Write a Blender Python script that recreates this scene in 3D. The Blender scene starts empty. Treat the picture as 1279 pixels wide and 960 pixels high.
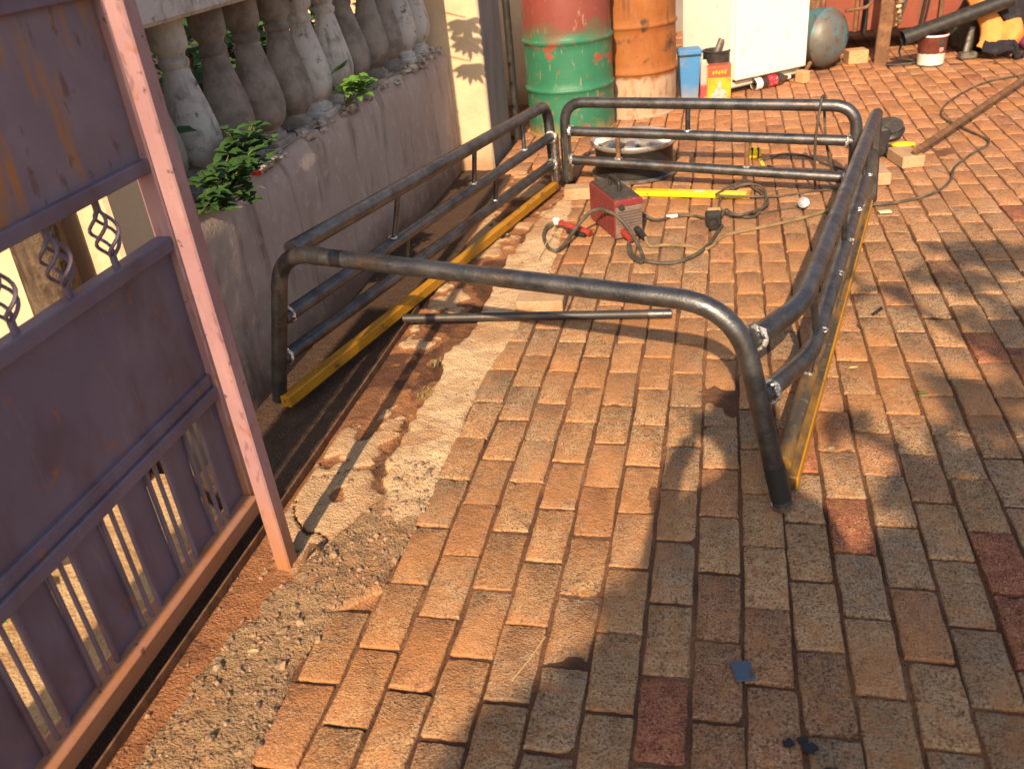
import bpy, math, random
import numpy as np
from mathutils import Vector, Matrix, Euler
random.seed(7); RNG = np.random.RandomState(11)
SC = bpy.context.scene
COL = SC.collection
R = math.radians

# ------------------------------------------------------------------ camera
CAM_H = 1.4482
PITCH, ROLL, YAW = 0.51464, -0.10806, -0.26182
def cam_axes():
    cy, sy = math.cos(YAW), math.sin(YAW)
    f = Vector((sy*math.cos(PITCH), cy*math.cos(PITCH), -math.sin(PITCH)))
    r = Vector((cy, -sy, 0)); u = r.cross(f)
    return (r*math.cos(ROLL)+u*math.sin(ROLL), -r*math.sin(ROLL)+u*math.cos(ROLL), f)
CR, CU, CF = cam_axes()
cam_d = bpy.data.cameras.new('camera'); cam = bpy.data.objects.new('camera', cam_d); COL.objects.link(cam)
cam.matrix_world = Matrix(((CR.x, CU.x, -CF.x, 0), (CR.y, CU.y, -CF.y, 0), (CR.z, CU.z, -CF.z, CAM_H), (0, 0, 0, 1)))
cam_d.sensor_width = 36; cam_d.lens = 1090/1279*36; cam_d.clip_start = 0.02; cam_d.clip_end = 300
cam_d.dof.use_dof = True; cam_d.dof.focus_distance = 2.75; cam_d.dof.aperture_fstop = 4.4
SC.camera = cam

# ------------------------------------------------------------------ sky and sun
SUN_EL, SUN_AZ = R(32.6), R(0.15)         # azimuth of travel, measured from +Y towards +X
TRAVEL = Vector((math.sin(SUN_AZ)*math.cos(SUN_EL), math.cos(SUN_AZ)*math.cos(SUN_EL), -math.sin(SUN_EL)))
W = bpy.data.worlds.new('World'); SC.world = W; W.use_nodes = True
wn = W.node_tree.nodes; wl = W.node_tree.links
sky = wn.new('ShaderNodeTexSky'); sky.sky_type = 'NISHITA'; sky.sun_disc = False
sky.sun_elevation = SUN_EL; sky.sun_rotation = math.pi; sky.dust_density = 2.5; sky.air_density = 1.2; sky.ozone_density = .6
wl.new(sky.outputs[0], wn['Background'].inputs[0]); wn['Background'].inputs[1].default_value = 0.108
sd = bpy.data.lights.new('sun', 'SUN'); sun = bpy.data.objects.new('sun', sd); COL.objects.link(sun)
sd.energy = 5.0; sd.angle = R(0.53); sd.color = (1.0, 0.745, 0.47)
sun.rotation_euler = TRAVEL.to_track_quat('-Z', 'Y').to_euler(); sun.location = (0, -6, 6)
SC.cycles.max_bounces = 4; SC.cycles.diffuse_bounces = 2; SC.cycles.glossy_bounces = 2; SC.cycles.transmission_bounces = 2
SC.view_settings.view_transform = 'Standard'; SC.view_settings.look = 'None'
SC.view_settings.exposure = 0.68; SC.view_settings.gamma = 1.0

# ------------------------------------------------------------------ materials
def ramp_map(nt, src, lo, hi, a=0., b=1.):
    m = nt.nodes.new('ShaderNodeMapRange'); m.inputs[1].default_value = lo; m.inputs[2].default_value = hi
    m.inputs[3].default_value = a; m.inputs[4].default_value = b; nt.links.new(src, m.inputs[0]); return m.outputs[0]
def noise_node(nt, scale, detail=3, rough=.6, st=(1, 1, 1), off=0.):
    g = nt.nodes.new('ShaderNodeNewGeometry'); mp = nt.nodes.new('ShaderNodeMapping')
    mp.inputs['Scale'].default_value = st; mp.inputs['Location'].default_value = (off, off*1.7, off*.6)
    nt.links.new(g.outputs['Position'], mp.inputs[0])
    if scale >= 140: detail = 1
    n = nt.nodes.new('ShaderNodeTexNoise'); n.inputs['Scale'].default_value = scale; n.inputs['Detail'].default_value = detail
    n.inputs['Roughness'].default_value = rough; nt.links.new(mp.outputs[0], n.inputs[0]); return n.outputs[0]
def math_node(nt, op, a, b):
    m = nt.nodes.new('ShaderNodeMath'); m.operation = op
    for i, v in enumerate((a, b)):
        if hasattr(v, 'type'): nt.links.new(v, m.inputs[i])
        else: m.inputs[i].default_value = v
    return m.outputs[0]
def mix_col(nt, fac, a, b, mode='MIX'):
    m = nt.nodes.new('ShaderNodeMix'); m.data_type = 'RGBA'; m.blend_type = mode
    for i, v in ((0, fac), (6, a), (7, b)):
        if hasattr(v, 'type'): nt.links.new(v, m.inputs[i])
        elif i == 0: m.inputs[0].default_value = v
        else: m.inputs[i].default_value = (*v[:3], 1)
    return m.outputs[2]
def MAT(name, base, rough=.6, metal=0., layers=(), bump=None, bumps=(), spec=.4, rough_noise=None, source=None, coat=0., trans=0.):
    """layers: dicts c, scale, lo, hi, amt, st, detail, off  |  z=(z0,z1), wob  |  attr"""
    m = bpy.data.materials.new(name); m.use_nodes = True; nt = m.node_tree; P = nt.nodes['Principled BSDF']
    if source == 'object':
        oi = nt.nodes.new('ShaderNodeObjectInfo'); col = oi.outputs['Color']
    elif source:
        at = nt.nodes.new('ShaderNodeAttribute'); at.attribute_name = source; col = at.outputs['Color']
    else:
        rgb = nt.nodes.new('ShaderNodeRGB'); rgb.outputs[0].default_value = (*base, 1); col = rgb.outputs[0]
    for L in layers:
        amt = L.get('amt', 1.)
        if 'z' in L:
            g = nt.nodes.new('ShaderNodeNewGeometry'); s = nt.nodes.new('ShaderNodeSeparateXYZ'); nt.links.new(g.outputs['Position'], s.inputs[0])
            zz = s.outputs[L.get('axis', 2)]
            if L.get('wob'):
                n = noise_node(nt, L.get('scale', 6), 4, .6, L.get('st', (1, 1, 1)), L.get('off', 0))
                zz = math_node(nt, 'ADD', zz, math_node(nt, 'MULTIPLY', math_node(nt, 'SUBTRACT', n, .5), L['wob']))
            mask = ramp_map(nt, zz, L['z'][0], L['z'][1], 0, amt)
        elif 'attr' in L:
            at = nt.nodes.new('ShaderNodeAttribute'); at.attribute_name = L['attr']; mask = at.outputs['Fac']
            if L.get('scale'):
                n = noise_node(nt, L['scale'], L.get('detail', 3), .65, L.get('st', (1, 1, 1)), L.get('off', 0))
                mask = ramp_map(nt, math_node(nt, 'ADD', mask, math_node(nt, 'MULTIPLY', math_node(nt, 'SUBTRACT', n, .5), L.get('wob', .8))), .35, .65, 0, amt)
            else: mask = math_node(nt, 'MULTIPLY', mask, amt)
        else:
            n = noise_node(nt, L['scale'], L.get('detail', 3), L.get('rg', .6), L.get('st', (1, 1, 1)), L.get('off', 0))
            mask = ramp_map(nt, n, L['lo'], L['hi'], 0, amt)
            if L.get('zlim'):
                g = nt.nodes.new('ShaderNodeNewGeometry'); s = nt.nodes.new('ShaderNodeSeparateXYZ'); nt.links.new(g.outputs['Position'], s.inputs[0])
                mask = math_node(nt, 'MULTIPLY', mask, ramp_map(nt, s.outputs[2], L['zlim'][0], L['zlim'][1]))
        col = mix_col(nt, mask, col, L['c'], L.get('mode', 'MIX'))
        if L.get('dull') and not rough_noise: pass
    nt.links.new(col, P.inputs['Base Color'])
    P.inputs['Metallic'].default_value = metal; P.inputs['Roughness'].default_value = rough
    P.inputs['Specular IOR Level'].default_value = spec
    if coat: P.inputs['Coat Weight'].default_value = coat; P.inputs['Coat Roughness'].default_value = .15
    if trans: P.inputs['Transmission Weight'].default_value = trans
    if rough_noise:
        sc, a, b = rough_noise; nt.links.new(ramp_map(nt, noise_node(nt, sc, 4), .3, .7, a, b), P.inputs['Roughness'])
    allb = list(bumps) + ([bump] if bump else [])
    prev = None
    for (sc, dist) in allb:
        b = nt.nodes.new('ShaderNodeBump'); b.inputs['Distance'].default_value = dist; b.inputs['Strength'].default_value = 1.
        nt.links.new(noise_node(nt, sc, 3, .65, (1, 1, 1), sc*.01), b.inputs['Height'])
        if prev: nt.links.new(prev, b.inputs['Normal'])
        prev = b.outputs[0]
    if prev: nt.links.new(prev, P.inputs['Normal'])
    return m

SAND = (.42, .185, .07)
paver_layers = (dict(c=(.66, .47, .29), scale=260, lo=.52, hi=.66, amt=.5, mode='MIX'),
                dict(c=(.62, .52, .44), scale=38, lo=.42, hi=.68, amt=.7, mode='MULTIPLY'),
                dict(c=(.30, .24, .20), scale=170, lo=.51, hi=.64, amt=.85, mode='MULTIPLY'),
                                dict(c=SAND, scale=2.3, lo=.47, hi=.66, amt=.75, detail=7, off=3.3),
                dict(c=SAND, scale=24, lo=.5, hi=.68, amt=.55, off=5))
m_paver = MAT('paver', (.3, .2, .1), .88, layers=paver_layers, bumps=((40, .005), (210, .0035)), spec=.25, source='object')
m_paver_far = MAT('paver_far', (.3, .2, .1), .88, layers=paver_layers, bumps=((45, .005),), spec=.25, source='tint')
m_sand = MAT('joint_sand', (.17, .082, .045), .95, layers=(dict(c=(.075, .038, .024), scale=3.0, lo=.42, hi=.6, amt=.9), dict(c=(.30, .15, .075), scale=2.1, lo=.52, hi=.66, amt=.85, off=3.3),
             dict(c=(.06, .035, .025), scale=160, lo=.5, hi=.7, amt=.7)), bumps=((60, .006), (300, .002)), spec=.2)
m_soil = MAT('soil', (.23, .105, .05), .95, layers=(dict(c=(.11, .05, .028), scale=5, lo=.42, hi=.62, amt=.9), dict(c=(.40, .22, .11), scale=40, lo=.55, hi=.75, amt=.5),
             dict(c=(.05, .028, .02), scale=190, lo=.52, hi=.7, amt=.6)), bumps=((40, .008), (240, .003)), spec=.2)
m_edge = MAT('yard_edge', (.29, .125, .055), .95, layers=(
             dict(c=(.14, .06, .03), scale=9, lo=.45, hi=.65, amt=.8), dict(c=(.40, .20, .10), scale=70, lo=.52, hi=.72, amt=.55),
             dict(c=(.50, .33, .19), attr='screed', scale=26, wob=.7), dict(c=(.085, .036, .022), attr='dark', scale=30, wob=.8, amt=.92),
             dict(c=(.60, .42, .25), attr='conc', scale=40, wob=.5), dict(c=(.235, .145, .078), attr='aggr', scale=30, wob=1.1, amt=.88), dict(c=(.34, .16, .07), scale=4.5, lo=.5, hi=.66, amt=.6, off=8),
             dict(c=(.05, .035, .028), attr='shade_soil', scale=20, wob=.4, amt=.9),
             dict(c=(.09, .05, .033), scale=190, lo=.54, hi=.7, amt=.42), dict(c=(.55, .42, .3), scale=240, lo=.6, hi=.72, amt=.2, off=4)), bumps=((35, .006), (150, .006)), spec=.2)
m_pebble = MAT('pebble', (.27, .18, .11), .85, layers=(dict(c=(.14, .095, .065), scale=30, lo=.45, hi=.55), dict(c=(.34, .20, .12), scale=47, lo=.52, hi=.6), dict(c=(.40, .31, .22), scale=61, lo=.60, hi=.66, off=3)), bump=(200, .001))
m_steel = MAT('mill_scale_steel', (.135, .135, .145), .4, .85, layers=(dict(c=(.065, .07, .08), scale=14, lo=.4, hi=.62, amt=.9), dict(c=(.25, .24, .23), scale=50, lo=.56, hi=.74, amt=.5, st=(1, 1, 3)), dict(c=(.30, .29, .28), scale=120, lo=.66, hi=.7, amt=.5),
             dict(c=(.16, .085, .045), scale=8, lo=.52, hi=.72, amt=.6, off=6)), rough_noise=(22, .34, .52), bump=(160, .0006))
m_steel_raw = MAT('ground_bare_steel', (.40, .39, .38), .34, 1., layers=(dict(c=(.20, .17, .15), scale=40, lo=.45, hi=.65, amt=.8),), rough_noise=(60, .22, .5), bump=(120, .0012))
m_bar = MAT('dull_black_pipe', (.06, .058, .06), .5, .5, layers=(dict(c=(.13, .09, .06), scale=18, lo=.5, hi=.7, amt=.6),), bump=(120, .0008))
m_weld = MAT('weld', (.72, .70, .68), .36, .75, layers=(dict(c=(.13, .10, .08), scale=55, lo=.48, hi=.6, amt=.9),), bump=(140, .004))
m_yellow = MAT('yellow_paint', (.48, .225, .012), .45, layers=(dict(c=(.32, .14, .015), scale=8, lo=.45, hi=.7, amt=.7), dict(c=(.06, .04, .03), scale=30, lo=.62, hi=.7, amt=.85, st=(1, .4, 1)), dict(c=(.25, .12, .05), scale=70, lo=.58, hi=.7, amt=.6)), bump=(120, .0006))
m_yellow_worn = MAT('worn_yellow_paint', (.30, .16, .03), .5, .3, layers=(dict(c=(.07, .06, .05), scale=11, lo=.38, hi=.54, amt=.95, st=(1, .35, 1)), dict(c=(.24, .20, .16), scale=42, lo=.55, hi=.7, amt=.6)), bump=(120, .0008))
m_tape = MAT('black_tape', (.02, .02, .022), .5)
m_gate = MAT('mauve_gate_paint', (.125, .102, .15), .5, layers=(dict(c=(.17, .14, .19), scale=4, lo=.4, hi=.7, amt=.8), dict(c=(.09, .05, .065), scale=7, lo=.5, hi=.7, amt=.7, st=(1, 1, .5)), dict(c=(.24, .20, .22), scale=24, lo=.6, hi=.75, amt=.35, st=(1, 2.5, .3)), dict(c=(.28, .10, .03), scale=21, lo=.635, hi=.72, amt=.7, off=1)), bump=(90, .0006))
m_gate_rust = MAT('rusting_gate_panel', (.19, .15, .19), .55, layers=(dict(c=(.26, .215, .26), scale=6, lo=.4, hi=.7, amt=.7), dict(c=(.38, .16, .035), scale=10, lo=.50, hi=.62, amt=.9, st=(1, 1.3, .3), off=2.1), dict(c=(.12, .05, .03), scale=26, lo=.6, hi=.7, amt=.7, st=(1, 1, .5))), bump=(70, .001))
m_gate_pink = MAT('sunlit_pink_gate_paint', (.30, .17, .19), .5, layers=(dict(c=(.35, .205, .215), scale=5, lo=.4, hi=.7, amt=.8), dict(c=(.30, .11, .05), scale=14, lo=.58, hi=.7, amt=.85, off=2), dict(c=(.42, .27, .27), scale=30, lo=.52, hi=.7, amt=.6, st=(1, 1, .15)), dict(c=(.17, .09, .09), scale=45, lo=.6, hi=.68, amt=.7, st=(1, 1, .3), off=5), dict(c=(.36, .155, .06), z=(.30, .02), wob=.25, scale=9, amt=.85), dict(c=(.06, .035, .04), scale=38, lo=.66, hi=.72, amt=.8)), bump=(80, .0008))  # lit copy of the gate paint: sun's pink put into the base colour
m_plaster = MAT('stained_plaster', (.43, .35, .31), .9, layers=(dict(c=(.38, .285, .245), scale=5, lo=.42, hi=.66, amt=.8, st=(1, 1, .35)), dict(c=(.17, .125, .11), scale=9, lo=.54, hi=.72, amt=.8, st=(1, 1, .22), off=3), dict(c=(.60, .50, .43), scale=18, lo=.55, hi=.75, amt=.5), dict(c=(.12, .07, .045), z=(.16, .0), wob=.25, scale=8, amt=.75)), bumps=((30, .004), (120, .002)), spec=.15)
m_cream = MAT('cream_plaster', (.62, .47, .31), .9, layers=(dict(c=(.50, .36, .23), scale=6, lo=.45, hi=.7, amt=.6), dict(c=(.30, .17, .09), z=(.14, .0), wob=.2, scale=9, amt=.8)), bumps=((14, .006), (120, .0012)), spec=.2)
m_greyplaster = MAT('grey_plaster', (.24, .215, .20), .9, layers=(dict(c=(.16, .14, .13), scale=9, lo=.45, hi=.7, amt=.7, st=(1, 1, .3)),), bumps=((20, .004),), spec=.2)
m_bal_white = MAT('chalky_white_baluster', (.52, .49, .46), .85, layers=(dict(c=(.30, .25, .22), scale=16, lo=.5, hi=.7, amt=.8), dict(c=(.09, .07, .055), scale=22, lo=.62, hi=.72, amt=.85, off=2), dict(c=(.20, .165, .14), scale=26, lo=.54, hi=.7, amt=.75, st=(1, 1, .15), off=7)), bumps=((30, .005),), spec=.2)
m_bal_dirty = MAT('grimy_cement_baluster', (.28, .245, .215), .92, layers=(dict(c=(.15, .125, .105), scale=12, lo=.42, hi=.64, amt=.85), dict(c=(.33, .27, .23), scale=17, lo=.58, hi=.72, amt=.6, off=4)), bumps=((28, .005),), spec=.2)
m_rubble = MAT('broken_mortar', (.42, .35, .29), .95, layers=(dict(c=(.16, .12, .09), scale=16, lo=.45, hi=.6, amt=.9), dict(c=(.62, .57, .52), scale=25, lo=.56, hi=.7, amt=.8)), bumps=((40, .006),), spec=.2)
m_leaf = MAT('green_leaf', (.10, .23, .03), .5, layers=(dict(c=(.13, .26, .035), scale=18, lo=.45, hi=.65, amt=.8), dict(c=(.035, .085, .018), scale=33, lo=.55, hi=.7, amt=.7)))
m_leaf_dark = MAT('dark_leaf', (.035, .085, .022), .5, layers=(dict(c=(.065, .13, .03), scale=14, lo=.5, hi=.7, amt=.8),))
m_stem = MAT('stem', (.13, .13, .05), .7)
m_flower = MAT('red_petal', (.60, .03, .04), .5)
m_bark = MAT('bark', (.12, .085, .06), .95, layers=(dict(c=(.05, .035, .027), scale=20, lo=.45, hi=.6, st=(1, 1, .2)), dict(c=(.2, .14, .09), scale=30, lo=.55, hi=.75, amt=.6)), bumps=((30, .01),), spec=.2)
m_drum_green = MAT('green_and_red_drum_paint', (.028, .145, .082), .45, layers=(dict(c=(.036, .19, .11), scale=4, lo=.4, hi=.7, amt=.7), dict(c=(.36, .055, .035), scale=2.6, lo=.60, hi=.67, amt=.85, st=(1.3, 1, 2.4), off=4.3),
             dict(c=(.22, .05, .042), z=(.585, .70), wob=.22, scale=7, amt=.95), dict(c=(.20, .045, .04), scale=3, lo=.5, hi=.7, amt=.7, zlim=(.62, .72)), dict(c=(.38, .30, .20), scale=40, lo=.62, hi=.7, amt=.5, st=(1, 1, .25)), dict(c=(.33, .19, .07), z=(.09, .0), wob=.16, scale=11, amt=.9),
             dict(c=(.20, .09, .04), scale=19, lo=.63, hi=.7, amt=.8)), rough_noise=(9, .35, .6), bump=(60, .0012))
m_drum_rust = MAT('rusted_orange_drum', (.25, .085, .02), .75, layers=(dict(c=(.33, .125, .03), scale=6, lo=.4, hi=.7, amt=.8), dict(c=(.26, .07, .02), scale=11, lo=.5, hi=.68, amt=.7, st=(1, 1, .4)), dict(c=(.035, .025, .02), scale=5.5, lo=.57, hi=.68, amt=.92, st=(1, 1, 1.4), off=7.7),
             dict(c=(.40, .31, .22), z=(.275, .255), wob=.14, scale=10, amt=.88), dict(c=(.28, .11, .04), scale=30, lo=.52, hi=.66, amt=.75, st=(1, 1, .3)), dict(c=(.13, .05, .02), scale=14, lo=.58, hi=.7, amt=.8, st=(1, 1, .2), off=3)), bump=(70, .0015))
m_fridge = MAT('white_enamel', (.78, .76, .68), .3, layers=(dict(c=(.64, .56, .40), scale=9, lo=.58, hi=.75, amt=.6), dict(c=(.45, .33, .18), z=(.14, .05), wob=.1, scale=20, amt=.5), dict(c=(.25, .14, .06), scale=40, lo=.68, hi=.74, amt=.7)), bump=(14, .0006))
m_black = MAT('black_plastic', (.022, .021, .021), .45, layers=(dict(c=(.075, .06, .05), scale=25, lo=.5, hi=.75, amt=.6),))
m_darkrub = MAT('dusty_black_rubber', (.045, .04, .036), .6, layers=(dict(c=(.15, .115, .08), scale=30, lo=.5, hi=.75, amt=.6),))
m_blue = MAT('blue_plastic', (.055, .21, .47), .45, layers=(dict(c=(.20, .24, .28), scale=11, lo=.5, hi=.7, amt=.7), dict(c=(.32, .27, .22), z=(.12, .0), wob=.12, scale=12, amt=.7)))
m_tinred = MAT('red_printed_tin', (.42, .09, .055), .4, .1, layers=(dict(c=(.52, .30, .18), scale=45, lo=.6, hi=.68, amt=.8), dict(c=(.2, .07, .04), scale=18, lo=.55, hi=.7, amt=.6)))
m_tinyellow = MAT('yellow_printed_tin', (.66, .38, .03), .4, .1, layers=(dict(c=(.50, .22, .04), scale=18, lo=.52, hi=.66, amt=.7),))
m_tinsilver = MAT('pale_figure_print', (.50, .46, .43), .4, .2, layers=(dict(c=(.22, .17, .15), scale=40, lo=.5, hi=.62, amt=.7),))
m_tinpink = MAT('pink_printed_tin', (.68, .36, .32), .45, layers=(dict(c=(.62, .05, .06), z=(.115, .10), wob=.05, scale=20, amt=.95), dict(c=(.8, .7, .62), scale=14, lo=.55, hi=.68, amt=.6)))
m_grey = MAT('grey_dull_metal', (.22, .20, .18), .5, .6, layers=(dict(c=(.12, .09, .07), scale=30, lo=.45, hi=.65),), bump=(90, .001))
m_wood = MAT('pale_timber', (.50, .30, .15), .8, layers=(dict(c=(.36, .20, .095), scale=20, lo=.45, hi=.65, amt=.8, st=(1, 5, 5)), dict(c=(.62, .42, .24), scale=30, lo=.55, hi=.75, amt=.5)), bumps=((60, .0015),))
m_brick = MAT('dusty_cement_brick', (.46, .30, .18), .9, layers=(dict(c=(.34, .19, .10), scale=14, lo=.45, hi=.68, amt=.7), dict(c=(.18, .11, .07), scale=150, lo=.58, hi=.7, amt=.5)), bumps=((60, .004), (300, .0015)), spec=.2)
m_tank = MAT('blue_grey_tank_paint', (.115, .125, .125), .5, .2, layers=(dict(c=(.09, .25, .31), scale=3.2, lo=.40, hi=.60, amt=.85, off=2.2), dict(c=(.17, .11, .075), scale=7, lo=.46, hi=.66, amt=.75), dict(c=(.07, .045, .035), scale=22, lo=.57, hi=.7, amt=.7)), bump=(40, .0012))
m_redsheet = MAT('rusty_red_sheet', (.22, .05, .027), .65, layers=(dict(c=(.30, .085, .04), scale=5, lo=.45, hi=.68, amt=.8, st=(1, 1, .4)), dict(c=(.14, .045, .03), scale=10, lo=.53, hi=.7, amt=.8, st=(1, 1, .3)), dict(c=(.24, .16, .12), scale=7, lo=.60, hi=.72, amt=.6, off=5)), bump=(60, .0015))
m_rust = MAT('brown_rust', (.17, .085, .045), .8, .3, layers=(dict(c=(.28, .15, .075), scale=18, lo=.45, hi=.65, amt=.8), dict(c=(.07, .045, .035), scale=40, lo=.52, hi=.68, amt=.7)), bump=(120, .0012))
m_brass = MAT('brass_fitting', (.55, .42, .24), .4, .8, layers=(dict(c=(.2, .13, .07), scale=60, lo=.5, hi=.6),))
m_potbrown = MAT('brown_paint_tin', (.12, .035, .028), .4, layers=(dict(c=(.22, .08, .05), scale=20, lo=.5, hi=.7, amt=.7), dict(c=(.72, .68, .62), z=(.095, .09), wob=.02, scale=40, amt=.95), dict(c=(.02, .018, .018), z=(.018, .012), wob=.01, scale=40, amt=.9)))
m_white = MAT('white_label', (.75, .72, .66), .5, layers=(dict(c=(.55, .44, .32), scale=30, lo=.55, hi=.7, amt=.6),))
m_pinkdot = MAT('pink_sticker', (.75, .22, .20), .5)
m_orange = MAT('faded_orange_cloth', (.66, .27, .08), .9, layers=(dict(c=(.60, .24, .07), scale=14, lo=.45, hi=.68, amt=.7),), bumps=((400, .0008),), spec=.15)
m_navy = MAT('navy_cloth', (.022, .020, .028), .92, layers=(dict(c=(.055, .045, .05), scale=16, lo=.5, hi=.7, amt=.7),), bumps=((400, .0008),), spec=.15)
m_purple = MAT('purple_cloth', (.16, .03, .12), .9)
m_olive = MAT('dark_olive_cloth', (.05, .045, .03), .92, bumps=((60, .006),))
m_chrome = MAT('scuffed_alloy', (.58, .56, .54), .3, .7, layers=(dict(c=(.30, .27, .24), scale=20, lo=.5, hi=.7, amt=.7),), rough_noise=(30, .22, .45))
m_rimblack = MAT('black_wheel_barrel', (.02, .019, .019), .42, .1, layers=(dict(c=(.06, .045, .035), scale=25, lo=.55, hi=.75, amt=.6),))
m_weldred = MAT('red_welder_case', (.20, .026, .03), .48, layers=(dict(c=(.15, .055, .05), scale=16, lo=.45, hi=.68, amt=.7), dict(c=(.28, .17, .12), scale=60, lo=.56, hi=.7, amt=.5)), bump=(120, .0006))
m_weldgrey = MAT('dusty_grey_fascia', (.15, .11, .095), .6, layers=(dict(c=(.23, .155, .12), scale=22, lo=.45, hi=.7, amt=.7), dict(c=(.08, .055, .05), scale=35, lo=.56, hi=.7, amt=.6)))
m_redplastic = MAT('red_plastic', (.27, .035, .025), .4, layers=(dict(c=(.35, .12, .07), scale=40, lo=.52, hi=.7, amt=.6),))
m_cable = MAT('dusty_cable', (.055, .048, .04), .55, layers=(dict(c=(.15, .115, .08), scale=16, lo=.42, hi=.66, amt=.8),))
m_cable_tan = MAT('dusty_tan_cable', (.26, .18, .09), .6, layers=(dict(c=(.13, .09, .05), scale=16, lo=.45, hi=.66, amt=.8),))
m_brightyellow = MAT('bright_yellow_paint', (.80, .58, .015), .4, layers=(dict(c=(.05, .04, .03), scale=42, lo=.63, hi=.68, amt=.9), dict(c=(.6, .38, .03), scale=15, lo=.5, hi=.7, amt=.6)))
m_cloth_skin = MAT('photographer_clothes', (.12, .13, .16), .9)
m_skin = MAT('skin', (.16, .085, .055), .55)
m_hair = MAT('hair', (.012, .010, .009), .8)
m_plate = MAT('steel_offcut', (.16, .19, .24), .35, .8, layers=(dict(c=(.22, .13, .07), scale=40, lo=.5, hi=.58, amt=.9),))
m_glass = MAT('dark_bottle_plastic', (.05, .03, .025), .12, 0, spec=.6, coat=.5)
m_redlabel = MAT('red_bottle_label', (.62, .03, .05), .4, layers=(dict(c=(.8, .62, .58), scale=70, lo=.60, hi=.64, amt=.8),))
m_dry = MAT('dry_straw', (.55, .40, .20), .8)
m_lime = MAT('pale_green_plastic', (.42, .62, .40), .5)
m_tar = MAT('tar_stain', (.018, .018, .02), .6, bump=(90, .002))

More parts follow.
